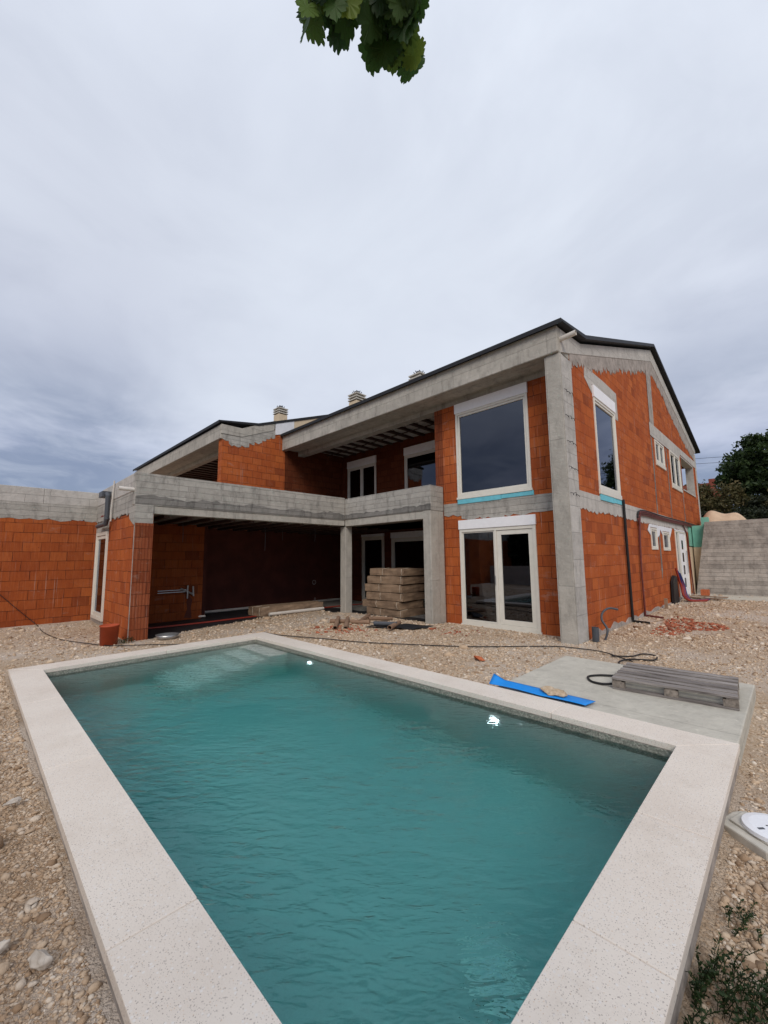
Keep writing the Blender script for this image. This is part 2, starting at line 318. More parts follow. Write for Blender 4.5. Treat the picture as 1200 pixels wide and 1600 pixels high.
def water_mat():
    k = Mt('water')
    g = k.n('ShaderNodeBsdfRefraction') ; g.inputs['IOR'].default_value = 1.33; g.inputs['Roughness'].default_value = 0.0
    gl = k.n('ShaderNodeBsdfGlossy'); gl.inputs['Roughness'].default_value = .015
    fr = k.n('ShaderNodeFresnel'); fr.inputs['IOR'].default_value = 1.38
    P = k.map(k.pos, (1, 1, 1), rot=(0, 0, math.radians(-42)))
    n1 = k.noise(k.map(P, (3.6, 9.0, 1)), 1.0, 3, .5, .6)
    n2 = k.noise(k.map(P, (9, 22, 1), (4, 2, 0)), 1.0, 2, .5, .5)
    n3 = k.noise(k.map(P, (1.3, 2.2, 1)), 1.0, 2, .5)
    h = k.math('ADD', k.math('MULTIPLY', n1, 1.0), k.math('MULTIPLY', n2, .55)); h = k.math('ADD', h, k.math('MULTIPLY', n3, 1.6))
    area = k.ramp(k.noise(k.map(k.pos, (.55, .55, 1), (1.3, .2, 0)), 1.0, 2), (.36, .14), (.56, 1.0))
    b = k.n('ShaderNodeBump'); b.inputs['Distance'].default_value = .030; k.L.new(area, b.inputs['Strength']); k.L.new(h, b.inputs['Height'])
    for x in (g, gl, fr): k.L.new(b.outputs[0], x.inputs['Normal'])
    mx = k.n('ShaderNodeMixShader'); k.L.new(fr.outputs[0], mx.inputs[0]); k.L.new(g.outputs[0], mx.inputs[1]); k.L.new(gl.outputs[0], mx.inputs[2])
    k.L.new(mx.outputs[0], k.o.inputs['Surface'])
    va = k.n('ShaderNodeVolumeAbsorption'); va.inputs['Color'].default_value = (.07, .84, .86, 1); va.inputs['Density'].default_value = .48
    k.L.new(va.outputs[0], k.o.inputs['Volume'])
    return k.m
M['water'] = water_mat()
def leafmat(name, a, b, c3=None, tr=.35, rough=.55):
    k = Mt(name); pts = [(0, a), (.8, b)] + ([(1, c3)] if c3 else [])
    c = k.ramp(k.isl, *pts); c = k.mix(k.ramp(k.noise(k.pos, .9, 3), (.35, 0.0), (.7, .6)), c, a)
    k.set(c, rough); t = k.n('ShaderNodeBsdfTranslucent'); k.L.new(c, t.inputs[0])
    mx = k.n('ShaderNodeMixShader'); mx.inputs[0].default_value = tr
    k.L.new(k.b.outputs[0], mx.inputs[1]); k.L.new(t.outputs[0], mx.inputs[2]); k.L.new(mx.outputs[0], k.o.inputs['Surface']); return k.m
M['leaf'] = leafmat('walnut_leaves', (.018, .035, .012), (.05, .085, .025), (.09, .13, .04))
M['leaf_olive'] = leafmat('olive_scrub_leaves', (.06, .058, .022), (.16, .135, .055), (.26, .18, .08))
M['leaf_dark'] = leafmat('dark_scrub_leaves', (.015, .022, .012), (.04, .05, .022), (.06, .065, .03))
M['leaf_vine'] = leafmat('lobed_leaves', (.030, .072, .018), (.075, .155, .035), (.24, .33, .05), .55)
M['leaf_weed'] = leafmat('weed_leaves', (.015, .030, .010), (.035, .065, .018), (.06, .10, .025), .3)
M['bark'] = plain('bark', (.10, .075, .055), .9, var=.3, sc=12, bumpd=.02)
M['sand'] = plain('pale_sand', (.58, .42, .29), .95, var=.12, sc=3, bumpd=.03)
M['earth'] = plain('dry_earth', (.22, .19, .10), .95, var=.3, sc=1.5, bumpd=.05)
M['tile_roof'] = plain('red_roof_tiles', (.22, .06, .04), .85, var=.3, sc=3)
M['farwall'] = plain('far_house_wall', (.50, .46, .40), .9)

# ------------------------------------------------------------------ mesh helpers
class MB:
    def __init__(s): s.v = []; s.f = []
    def add(s, vs, fs):
        o = len(s.v); s.v += [tuple(map(float, p)) for p in vs]; s.f += [tuple(i + o for i in f) for f in fs]; return s
    def box(s, x0, x1, y0, y1, z0, z1, rot=0, c=None):
        x0, x1 = sorted((x0, x1)); y0, y1 = sorted((y0, y1)); z0, z1 = sorted((z0, z1))
        vs = [(x, y, z) for z in (z0, z1) for x, y in ((x0, y0), (x1, y0), (x1, y1), (x0, y1))]
        if rot:
            cx, cy = c or ((x0 + x1) / 2, (y0 + y1) / 2); ca, sa = math.cos(rot), math.sin(rot)
            vs = [(cx + (x - cx) * ca - (y - cy) * sa, cy + (x - cx) * sa + (y - cy) * ca, z) for x, y, z in vs]
        return s.add(vs, [(0, 3, 2, 1), (4, 5, 6, 7), (0, 1, 5, 4), (1, 2, 6, 5), (2, 3, 7, 6), (3, 0, 4, 7)])
    def prism(s, plane, poly, d0, d1, holes=()):
        """outline in (a,b) of a plane 'X' (a=Y,b=Z), 'Y' (a=X,b=Z) or 'Z' (a=X,b=Y), from depth d0 to d1"""
        P = {'X': lambda a, b, d: (d, a, b), 'Y': lambda a, b, d: (a, d, b), 'Z': lambda a, b, d: (a, b, d)}[plane]
        loops = [list(poly)] + [list(h) for h in holes]; flat = [p for l in loops for p in l]
        es = []; o_ = 0
        for l in loops: es += [(o_ + i, o_ + (i + 1) % len(l)) for i in range(len(l))]; o_ += len(l)
        cv, _, ct_, ov, _, _ = delaunay_2d_cdt([Vector(p) for p in flat], es, [], 0, 1e-6)
        def inp(pt, l):
            c = False; j = len(l) - 1
            for i in range(len(l)):
                if (l[i][1] > pt[1]) != (l[j][1] > pt[1]) and pt[0] < (l[j][0] - l[i][0]) * (pt[1] - l[i][1]) / (l[j][1] - l[i][1]) + l[i][0]: c = not c
                j = i
            return c
        tris = []
        for t in ct_:
            m = sum((cv[i] for i in t), Vector((0, 0))) / 3
            if inp(m, loops[0]) and not any(inp(m, h) for h in loops[1:]) and all(ov[i] for i in t): tris.append([ov[i][0] for i in t])
        n = len(flat); vs = [P(a, b, d0) for a, b in flat] + [P(a, b, d1) for a, b in flat]
        def area(l): return sum(l[i][0] * l[(i + 1) % len(l)][1] - l[(i + 1) % len(l)][0] * l[i][1] for i in range(len(l)))
        fs = []; flip = (plane == 'Y') ^ (d1 < d0)
        for t in tris:
            t = list(t)
            if area([flat[i] for i in t]) < 0: t.reverse()
            a, b = t, t[::-1]
            if flip: a, b = b, a
            fs.append(tuple(i + n for i in a)); fs.append(tuple(b))
        o = 0
        for li, l in enumerate(loops):
            ccw = area(l) > 0; m = len(l)
            for i in range(m):
                j = (i + 1) % m; q = (o + i, o + j, o + j + n, o + i + n)
                if (ccw != (li == 0)) ^ flip: q = q[::-1]
                fs.append(q)
            o += m
        return s.add(vs, fs)
    def tube(s, pts, r, seg=8, caps=True, smooth=False, r1=None, hollow=False):
        pts = [Vector(p) for p in pts]
        if smooth:
            q = []
            for i in range(len(pts) - 1):
                p0, p1, p2, p3 = pts[max(i - 1, 0)], pts[i], pts[i + 1], pts[min(i + 2, len(pts) - 1)]
                for k in range(6):
                    t = k / 6; q.append(.5 * ((2 * p1) + (p2 - p0) * t + (2 * p0 - 5 * p1 + 4 * p2 - p3) * t * t + (-p0 + 3 * p1 - 3 * p2 + p3) * t ** 3))
            q.append(pts[-1]); pts = q
        vs = []; n = len(pts); prev = None
        for i, p in enumerate(pts):
            t = (pts[min(i + 1, n - 1)] - pts[max(i - 1, 0)]).normalized()
            u = (prev - t * prev.dot(t)) if prev is not None else t.orthogonal()
            u = u.normalized() if u.length > 1e-6 else t.orthogonal().normalized()
            prev = u; v = t.cross(u); rr = r if r1 is None else r + (r1 - r) * i / (n - 1)
            for k in range(seg):
                a = 2 * math.pi * k / seg; vs.append(p + (u * math.cos(a) + v * math.sin(a)) * rr)
        fs = [(i * seg + k, i * seg + (k + 1) % seg, (i + 1) * seg + (k + 1) % seg, (i + 1) * seg + k) for i in range(n - 1) for k in range(seg)]
        if hollow:
            m = len(vs); vs2 = []
            for i, p in enumerate(pts):
                for k in range(seg): vs2.append(p + (vs[i * seg + k] - p) * .86)
            vs += vs2; fs += [tuple(m + x for x in f[::-1]) for f in fs[:(n - 1) * seg]]
            for e in (0, n - 1): fs += [(e * seg + k, e * seg + (k + 1) % seg, m + e * seg + (k + 1) % seg, m + e * seg + k) for k in range(seg)]
        elif caps: fs += [tuple(range(seg))[::-1], tuple((n - 1) * seg + k for k in range(seg))]
        return s.add(vs, fs)
    def lathe(s, c, prof, seg=24):
        vs = []; fs = []; n = len(prof)
        for k in range(seg):
            a = 2 * math.pi * k / seg
            for r, z in prof: vs.append((c[0] + r * math.cos(a), c[1] + r * math.sin(a), c[2] + z))
        for k in range(seg):
            for i in range(n - 1):
                j = (k + 1) % seg; fs.append((k * n + i, j * n + i, j * n + i + 1, k * n + i + 1))
        return s.add(vs, fs)

def box_uv(me):
    nv = len(me.vertices); co_ = np.empty(nv * 3, 'f'); me.vertices.foreach_get('co', co_); co_ = co_.reshape(-1, 3)
    nl = len(me.loops); li = np.empty(nl, 'i'); me.loops.foreach_get('vertex_index', li)
    nf = len(me.polygons); nm = np.empty(nf * 3, 'f'); me.polygons.foreach_get('normal', nm); nm = np.abs(nm.reshape(-1, 3))
    lt = np.empty(nf, 'i'); me.polygons.foreach_get('loop_total', lt); fi = np.repeat(np.arange(nf), lt)
    ax = nm[fi].argmax(1); p = co_[li]
    uv = np.where((ax == 0)[:, None], p[:, [1, 2]], np.where((ax == 1)[:, None], p[:, [0, 2]], p[:, [0, 1]]))
    l = me.uv_layers.new(name='UVMap'); l.data.foreach_set('uv', uv.astype('f').ravel())

def root_loc(o):
    while o.parent: o = o.parent
    return Vector(o.location)
def link(name, mb, mat, parent=None, smooth=False, bevel=0, label=None, world_origin=False):
    """mesh coordinates are given in world metres; stored relative to the thing's base"""
    me = bpy.data.meshes.new(name)
    if isinstance(mb, MB): me.from_pydata(mb.v, [], mb.f)
    else: me.from_pydata(*mb)
    me.update(); box_uv(me)
    o = bpy.data.objects.new(name, me); C.objects.link(o)
    if parent is not None:
        me.transform(Matrix.Translation(-root_loc(parent))); o.parent = parent
    elif not world_origin:
        c = np.array([v.co for v in me.vertices]); lo, hi = c.min(0), c.max(0)
        b = Vector(((lo[0] + hi[0]) / 2, (lo[1] + hi[1]) / 2, lo[2])); me.transform(Matrix.Translation(-b)); o.location = b
    me.materials.append(M[mat] if isinstance(mat, str) else mat)
    if smooth: me.polygons.foreach_set('use_smooth', [True] * len(me.polygons))
    if bevel:
        m = o.modifiers.new('bevel', 'BEVEL'); m.width = bevel; m.segments = 2; m.limit_method = 'ANGLE'; m.angle_limit = math.radians(50)
    if label: o['label'] = label
    return o
def thing(name, label, cat, loc=(0, 0, 0), group=None):
    o = bpy.data.objects.new(name, None); C.objects.link(o); o.location = loc; o.empty_display_size = .2
    return tag(o, label, cat, group)
def tag(o, label, cat, group=None):
    o['label'] = label; o['category'] = cat
    if group: o['group'] = group
    return o
def struct(o, kind='structure'): o['kind'] = kind; return o
def rect(a0, a1, b0, b1): return [(a0, b0), (a1, b0), (a1, b1), (a0, b1)]

# ------------------------------------------------------------------ ground
def fbm2(x, y, seed=0, base=1.0, octs=4):
    r = np.random.default_rng(seed); h = 0
    for o in range(octs):
        f = base * 2 ** o
        for _ in range(3):
            a = r.uniform(0, 6.28); p = r.uniform(0, 6.28); h = h + np.sin((x * np.cos(a) + y * np.sin(a)) * f + p + 1.3 * np.sin((x * np.sin(a) - y * np.cos(a)) * f * .7 + p)) / 2 ** o
    return h / 4
def inside_floor(x, y):
    """1 where the black-lined terrace floor lies (ragged gravel edge)"""
    e = .10 * fbm2(x, y, 5, 3.0, 3)
    edge = np.interp(y, [2.8, 4.0, 6.2, 8.4], [-10.15, -10.75, -11.35, -11.75]) + e
    t = (x < edge) & (y > 2.85) & (x > -14.3)
    p = (y > 8.72 + e * .6) & (x > -10.6) & (x < -6.6)
    t2 = (x <= -10.6) & (y > 8.4) & (x > -14.3)
    return t | p | t2
def gz(x, y):
    z = .012 * fbm2(x, y, 1, 1.2, 4) + .008 * fbm2(x, y, 2, 6, 3)
    z = z + .09 * np.clip((-x - 11) / 3, 0, 1) * (y < 2.6)
    z = z + np.clip((y - 12) / 12, 0, 1) * .07
    z = z - .10 * np.clip((x + .62) / .2, 0, 1) * np.clip((y - 1) / 1, 0, 1) * np.clip((8.5 - y) / 2, 0, 1)
    z = z - .02 * np.clip((1 - y) / 1, 0, 1)
    return z
def make_ground():
    xs = np.concatenate([[-300, -120, -60, -30, -22], np.arange(-17, 3.01, .085), [4, 6, 9, 14, 25, 60, 150, 300]])
    ys = np.concatenate([[-300, -100, -40, -20, -9], np.arange(-6, 12, .085), np.arange(12, 24, .15), [25, 28, 34, 50, 120, 300]])
    X, Y = np.meshgrid(xs, ys, indexing='ij'); Z = gz(X, Y)
    fl = inside_floor(X, Y); Z = np.where(fl, -.16, Z)
    hs = (X < -3.3) & (Y > 9.3) & (X > -26) & (Y < 26); Z = np.where(hs, -.16, Z)
    nx, ny = X.shape; V_ = np.stack([X, Y, Z], -1).reshape(-1, 3)
    i, j = np.meshgrid(np.arange(nx - 1), np.arange(ny - 1), indexing='ij')
    a = (i * ny + j); F = np.stack([a, a + ny, a + ny + 1, a + 1], -1).reshape(-1, 4)
    cxy = V_[F].mean(1); pool = (cxy[:, 0] > -8.46) & (cxy[:, 0] < -.52) & (cxy[:, 1] > .58) & (cxy[:, 1] < 4.66)
    F = F[~pool]
    me = bpy.data.meshes.new('ground'); me.from_pydata(V_.tolist(), [], F.tolist()); me.update(); box_uv(me)
    me.polygons.foreach_set('use_smooth', [True] * len(me.polygons)); me.materials.append(M['gravel'])
    o = bpy.data.objects.new('ground', me); C.objects.link(o); struct(o)
make_ground()

# icosahedron
t_ = (1 + 5 ** .5) / 2
ICO = np.array([(-1, t_, 0), (1, t_, 0), (-1, -t_, 0), (1, -t_, 0), (0, -1, t_), (0, 1, t_), (0, -1, -t_), (0, 1, -t_), (t_, 0, -1), (t_, 0, 1), (-t_, 0, -1), (-t_, 0, 1)]) / 1.9
ICF = np.array([(0, 11, 5), (0, 5, 1), (0, 1, 7), (0, 7, 10), (0, 10, 11), (1, 5, 9), (5, 11, 4), (11, 10, 2), (10, 7, 6), (7, 1, 8), (3, 9, 4), (3, 4, 2), (3, 2, 6), (3, 6, 8), (3, 8, 9), (4, 9, 5), (2, 4, 11), (6, 2, 10), (8, 6, 7), (9, 8, 1)])
def stones_mesh(P, sz, flat=.55, seed=0, sink=.25):
    r = np.random.default_rng(seed); n = len(P)
    v = ICO[None] * (1 + r.uniform(-.42, .36, (n, 12, 1))) * sz[:, None, None] * r.uniform(.55, 1.35, (n, 1, 3))
    v[:, :, 2] *= flat
    ax = r.normal(size=(n, 3)) * [.35, .35, 1]; a = r.uniform(0, 6.28, n); ca, sa = np.cos(a)[:, None], np.sin(a)[:, None]
    x = v[:, :, 0] * ca - v[:, :, 1] * sa; y = v[:, :, 0] * sa + v[:, :, 1] * ca; z = v[:, :, 2]
    tl = r.uniform(-.4, .4, n)[:, None]; z2 = z * np.cos(tl) + x * np.sin(tl); x2 = x * np.cos(tl) - z * np.sin(tl)
    v = np.stack([x2, y, z2], -1) + P[:, None, :]; v[:, :, 2] += (sz * flat * sink)[:, None]
    F = (ICF[None] + (np.arange(n) * 12)[:, None, None]).reshape(-1, 3)
    return v.reshape(-1, 3), F
def np_mesh(name, V_, F, mat, parent=None, smooth=False):
    me = bpy.data.meshes.new(name); n = len(V_); k = F.shape[1]
    off = Vector((0, 0, 0)) if parent is None else root_loc(parent)
    V_ = V_ - np.array(off)
    me.vertices.add(n); me.vertices.foreach_set('co', V_.astype('f').ravel())
    me.loops.add(F.size); me.loops.foreach_set('vertex_index', F.astype('i').ravel())
    me.polygons.add(len(F)); me.polygons.foreach_set('loop_start', np.arange(0, F.size, k, dtype='i')); me.polygons.foreach_set('loop_total', np.full(len(F), k, 'i'))
    if smooth: me.polygons.foreach_set('use_smooth', [True] * len(F))
    me.update(calc_edges=True); me.validate(); me.materials.append(M[mat])
    o = bpy.data.objects.new(name, me); C.objects.link(o)
    if parent is not None: o.parent = parent
    return o
def free(x, y):
    pool = (x > -8.56) & (x < -.42) & (y > .48) & (y < 4.76); slab = (x > -2.8) & (x < -.43) & (y > 4.6) & (y < 7.1)
    house = ((x < -10.25) & (y > 2.42) & (x > -14.2) & (y < 2.95)) | (x < -14.12) | ((x < -3.05) & (y > 9.0) & (y < 26)) | ((x < -3.05) & (x > -3.4) & (y > 8.36) & (y < 26))
    hatch = (x > -.5) & (x < .1) & (y > 3.45) & (y < 3.95)
    return ~(pool | slab | house | inside_floor(x, y) | hatch)
def scatter():
    Ps, Ss = [], []
    for (x0, x1, y0, y1, n, s0, sg, smax) in (
        (-5, -1.2, -1.2, .5, 42000, .0055, .6, .034), (-9, -5, -2.5, .5, 17000, .010, .5, .045), (-14, -8.5, -3, 6, 16000, .016, .45, .06),
        (-9, -3, 4.7, 9, 42000, .0105, .5, .05), (-.45, .55, 1.3, 5, 22000, .0072, .58, .045), (-3.1, 1.5, 5, 11, 28000, .011, .5, .06),
        (-3.1, 2.5, 10, 22, 20000, .016, .55, .09), (-12, -8, 5, 9, 2500, .02, .4, .05), (-14, -1, -3, 22, 900, .04, .4, .09), (-8.6, -1, .2, .5, 14000, .006, .5, .03), (-3.5, -1, -.8, .5, 22000, .0042, .45, .02), (-.45, .3, 1.2, 3.6, 14000, .0045, .45, .02)):
        x = rng.uniform(x0, x1, n); y = rng.uniform(y0, y1, n); s = np.minimum(s0 * np.exp(rng.normal(0, sg, n)), smax)
        # clumping: more fines in some spots, more stones in others
        keep = free(x, y) & (rng.uniform(0, 1, n) < .55 + .45 * fbm2(x, y, 9, 2.2, 3))
        x, y, s = x[keep], y[keep], s[keep]; Ps.append(np.stack([x, y, gz(x, y)], -1)); Ss.append(s)
    V_, F = stones_mesh(np.concatenate(Ps), np.concatenate(Ss), seed=3)
    o = np_mesh('gravel', V_, F, 'stone'); struct(o, 'stuff')
scatter()

# ------------------------------------------------------------------ swimming pool
pool = thing('swimming_pool', 'rectangular pool with pale speckled stone rim and teal water in front of the house', 'pool', (-4.5, 2.6, 0))
ox0, ox1, oy0, oy1 = -8.53, -.45, .51, 4.73; ix0, ix1, iy0, iy1 = -8.12, -.83, .88, 4.33; ct = .10
cb = MB(); g = .0018
def slabs(a, b, cuts):
    e = [a] + cuts + [b]; return [(e[i] + (g if i else 0), e[i + 1] - (g if i < len(e) - 2 else 0)) for i in range(len(e) - 1)]
# mitred ring: long sides cut at their joints, mitred corners
def quad(pts): cb.prism('Z', pts, .045, ct)
def side(o0, o1, i0, i1, cuts, mk):
    for k, (a, b) in enumerate(slabs(o0, o1, cuts)):
        fa = a if a > o0 + .01 else None; fb = b if b < o1 - .01 else None
        mk(a, b, i0 if fa is None else a, i1 if fb is None else b)
side(ox0, ox1, ix0, ix1, [-6.35, -4.25, -2.155], lambda a, b, c, d: quad([(a, oy0), (b, oy0), (d, iy0), (c, iy0)]))
side(ox0, ox1, ix0, ix1, [-6.0, -3.9, -1.9], lambda a, b, c, d: quad([(a, oy1), (c, iy1), (d, iy1), (b, oy1)]))
side(oy0, oy1, iy0, iy1, [2.0, 3.075], lambda a, b, c, d: quad([(ox1, a), (ox1, b), (ix1, d), (ix1, c)]))
side(oy0, oy1, iy0, iy1, [2.6], lambda a, b, c, d: quad([(ox0, a), (ix0, c), (ix0, d), (ox0, b)]))
link('coping', cb, 'terrazzo', pool, bevel=.006)
link('joint_bed', MB().prism('Z', rect(ox0 + .012, ox1 - .012, oy0 + .012, oy1 - .012), -.06, .0435, [rect(ix0 - .001, ix1 + .001, iy0 - .001, iy1 + .001)]), 'mortar', pool)
bd = -1.38; bs = MB()
bs.prism('Z', rect(ix0 - .22, ix1 + .22, iy0 - .22, iy1 + .22), bd, -.0605, [rect(ix0, ix1, iy0, iy1)])
bs.box(ix0 - .22, ix1 + .22, iy0 - .22, iy1 + .22, bd - .2, bd)
link('basin', bs, 'basin', pool)
rm = MB(); rm.prism('Z', rect(ix0 + .0005, ix1 - .0005, iy0 + .0005, iy1 - .0005), -.13, .042, [rect(ix0 + .006, ix1 - .006, iy0 + .006, iy1 - .006)])
link('waterline_band', rm, 'basin_rim', pool)
for k in range(5):
    y1 = iy1 - .38 * k - .007
    link('step', MB().box(ix0 + .007, ix0 + 1.25, y1 - .372, y1, bd + .003, -.13 - .20 * k), 'step', pool, bevel=.01)
for lx in (-2.54, -6.13):
    pl = link('pool_light', MB().tube([(lx, iy1 - .006, -.30), (lx, iy1 - .035, -.30)], .085, 20), 'white', pool)
    link('lens', MB().tube([(lx, iy1 - .036, -.30), (lx, iy1 - .045, -.30)], .05, 20), 'lamp', pl)
link('inlet', MB().tube([(-2.25, iy1 - .006, -.24), (-2.25, iy1 - .03, -.24)], .035, 14), 'white', pool)
DX, DY = -1.50, 2.42
dr = link('floor_drain', MB().lathe((DX, DY, bd), [(0, .02), (.13, .02), (.14, .04), (.19, .04), (.19, .001)], 28), 'step', pool, smooth=False)
gg = MB()
for i in range(-4, 5): gg.box(DX + i * .024 - .004, DX + i * .024 + .004, DY - .09, DY + .09, bd + .021, bd + .028)
link('grate', gg, 'white', dr)
wv = MB(); e = .03; wv.box(ix0 - e, ix1 + e, iy0 - e, iy1 + e, bd - .03, -.012)
wo = link('water', wv, 'water', None); struct(wo)

# ------------------------------------------------------------------ house
H = thing('unfinished_house', 'unfinished two storey orange block house with grey concrete frame and dark gabled roof', 'house', (-9, 12, 0))
XT0, YQ0 = -10.20, 8.48
XG, X1, YF = -13.87, -3.10, 8.40      # party wall, gable wall, front of the frame
YW, YB = 9.05, 11.4                   # facade wall, back wall of the balcony and porch
Z1, ZE = 2.78, 6.0
def P(name, mb, mat, bevel=0, label=None, parent=None): return link(name, mb, mat, parent or H, bevel=bevel, label=label)

def opening(plane, p, a0, a1, z0, z1, name='window', leaves=1, box=.28, glassm='glass', fw=.06, sill=None, foam=None, sash='frame', label=None, sashes=None):
    """window in a wall whose outer face lies at p; 'X' faces +X, 'Y' faces -Y"""
    def B(mb, c0, c1, d0, d1, e0, e1):
        if plane == 'X': mb.box(p + d0, p + d1, c0, c1, e0, e1)
        else: mb.box(c0, c1, p - d0, p - d1, e0, e1)
        return mb
    zt = z1 - box
    f = MB()
    B(f, a0, a0 + fw, -.06, .03, z0, zt); B(f, a1 - fw, a1, -.06, .03, z0, zt)
    B(f, a0 + fw, a1 - fw, -.06, .03, zt - fw, zt); B(f, a0 + fw, a1 - fw, -.06, .03, z0, z0 + fw)
    wd = (a1 - a0 - 2 * fw) / leaves
    for i in range(1, leaves): B(f, a0 + fw + wd * i - .03, a0 + fw + wd * i + .03, -.06, .025, z0 + fw, zt - fw)
    o = P(name, f, 'frame', .004, label)
    for i in range(leaves):
        l0 = a0 + fw + wd * i + (.03 if i else 0) + .004; l1 = a0 + fw + wd * (i + 1) - (.03 if i < leaves - 1 else 0) - .004
        sw = (sashes or [.05] * leaves)[i]; s = MB(); b0, b1 = z0 + fw + .004, zt - fw - .004; dd = -.05 + .0
        B(s, l0, l0 + sw, -.055, .008, b0, b1); B(s, l1 - sw, l1, -.055, .008, b0, b1)
        B(s, l0 + sw, l1 - sw, -.055, .008, b1 - sw, b1); B(s, l0 + sw, l1 - sw, -.055, .008, b0, b0 + sw)
        link('sash', s, sash, o, bevel=.003)
        gm = glassm[i] if isinstance(glassm, (list, tuple)) else glassm
        link('pane', B(MB(), l0 + sw + .001, l1 - sw - .001, -.032, -.022, b0 + sw + .001, b1 - sw - .001), gm, o)
    if box: link('shutter_box', B(MB(), a0 - .015, a1 + .015, -.10, .05, zt + .002, z1), 'white', o, bevel=.005)
    if sill: link('sill', B(MB(), a0 - .02, a1 + .02, -.08, .045, z0 - sill, z0 - .002), 'frame', o, bevel=.004)
    if name in ('sliding_door', 'balcony_door', 'porch_door'):
        hx = a0 + fw + wd - .03; link('handle', B(MB(), hx - .012, hx + .012, .012, .045, z0 + 1.0, z0 + 1.22), 'metal', o, bevel=.004)
    if foam:
        ft = z0 - (sill or 0) - .003; mid = a0 + (a1 - a0) * .62
        fm = MB(); B(fm, a0, mid - .006, -.06, .035, ft - foam, ft); B(fm, mid, a1 + .04, -.06, .028, ft - foam * .85, ft)
        link('insulation_strip', fm, 'foam_blue', o)
    return o

def jag(a0, a1, zf, step=.17, amp=.13, seed=0):
    """ragged lower edge of poured concrete over stepped blocks"""
    r = random.Random(seed); pts = []; a = a0
    while a < a1 - .02:
        b = min(a1, a + step * r.uniform(.6, 1.3)); z = zf((a + b) / 2) + r.uniform(-amp, amp) * .6
        pts += [(a + .002, z + r.uniform(0, .05)), ((a + b) / 2, z - r.uniform(.0, amp)), (b - .004, z + r.uniform(0, .04))]
        a = b
    return pts

# --- gable wall (faces +X)
prof = [(8.42, 6.66), (9.70, 6.80), (17.45, 9.52), (26.9, 7.15)]
gw = [(9.0, -.15), (25.9, -.15), (25.9, 7.05), (17.45, 9.22), (9.9, 6.56), (9.0, 6.4)]
gh = [rect(10.42, 12.1, 3.30, 5.88), rect(16.85, 18.3, 5.02, 5.84), rect(19.4, 21.4, 4.50, 5.92), rect(21.9, 25.2, 4.55, 6.12),
      rect(15.15, 15.95, 1.90, 2.60), rect(16.85, 17.9, 1.88, 2.54), rect(19.0, 21.2, .06, 2.66)]
P('gable_wall', MB().prism('X', gw, X1 - .3, X1, gh), 'brick_gable')
opening('X', X1, 10.42, 12.1, 3.30, 5.88, box=.30, glassm='glass', sill=.12, foam=.14)
opening('X', X1, 16.85, 18.3, 5.02, 5.84, box=0, leaves=2, sill=.12)
opening('X', X1, 19.4, 21.4, 4.50, 5.92, box=0, leaves=2, sill=.12)
opening('X', X1, 15.15, 15.95, 1.90, 2.60, box=0, leaves=1)
opening('X', X1, 16.85, 17.9, 1.88, 2.54, box=0, leaves=1)
# entrance door with narrow glazing
dm = MB().box(X1 - .06, X1 + .03, 19.0, 19.12, .06, 2.6).box(X1 - .06, X1 + .03, 21.08, 21.2, .06, 2.6).box(X1 - .06, X1 + .03, 19.0, 21.2, 2.602, 2.66)
dm.box(X1 - .06, X1 + .03, 19.55, 19.67, .06, 2.6)
dd = P('entrance_door', dm, 'frame', .004)
link('pane', MB().box(X1 - .03, X1 - .02, 19.122, 19.548, .07, 2.6), 'glass', dd)
lf = link('door_leaf', MB().box(X1 - .055, X1 + .01, 19.672, 21.078, .07, 2.6), 'white', dd, bevel=.004)
ins = MB()
for z0 in (.45, .95, 1.45, 1.95): ins.box(X1 + .0105, X1 + .016, 20.15, 20.45, z0, z0 + .36)
link('glazing_strip', ins, 'glass_tint', dd)
link('handle', MB().tube([(X1 + .06, 20.85, 1.0), (X1 + .06, 20.85, 1.9)], .018, 8), 'metal', dd)
# concrete laid over the block gable
def zv(a): return np.interp(a, [8.7, 10.3, 15.8, 17.3, 20.9, 25.9], [6.12, 6.60, 8.46, 8.92, 7.86, 6.95])
def zb(a): return np.interp(a, [9.0, 9.9, 10.3, 11.6, 16.2, 17.4, 19.1, 20.7, 23.7, 25.9], [5.9, 6.2, 6.2, 6.66, 8.15, 8.40, 8.05, 7.52, 6.80, 6.5])
bot = jag(9.0, 25.9, zb, .19, .10, seed=4)
P('plaster_band', MB().prism('X', [(25.9, 6.94)] + [(17.3, 8.93), (9.0, 6.19)] + bot, X1 + .001, X1 + .010), 'mortar')
vb = MB().prism('X', [(8.5, 6.02), (9.0, 6.17), (17.35, 8.92), (26.0, 6.92), (26.3, 7.0), (26.3, 7.16), (17.45, 9.40), (9.72, 6.68), (8.5, 6.55)], X1 - .2, X1 + .022)
P('verge_beam', vb, 'conc_light', .008)
def seg(a0, a1, z0, z1, nm, mat='conc_light', d=.008): return P(nm, MB().box(X1 + .0005, X1 + d, a0, a1, z0, z1), mat, .003)
fb = [(25.85, 2.72), (25.85, 3.12), (9.0, 3.12)] + jag(9.0, 25.85, lambda a: 2.72, .3, .04, 8)
P('floor_band', MB().prism('X', fb, X1 + .0005, X1 + .012), 'conc_light')
P('lintel', MB().prism('X', [(9.95, 6.22), (9.9, 5.92), (10.38, 5.66), (10.38, 5.90), (12.14, 5.90), (12.14, 5.45), (12.45, 5.45), (12.45, 6.24), (11.4, 6.26)], X1 + .0005, X1 + .009), 'conc_light')
P('lintel', MB().prism('X', [(25.88, 6.14), (25.88, 6.46), (16.25, 6.34), (16.25, 5.87), (21.5, 5.94), (21.8, 6.14)], X1 + .0105, X1 + .018), 'conc_light')
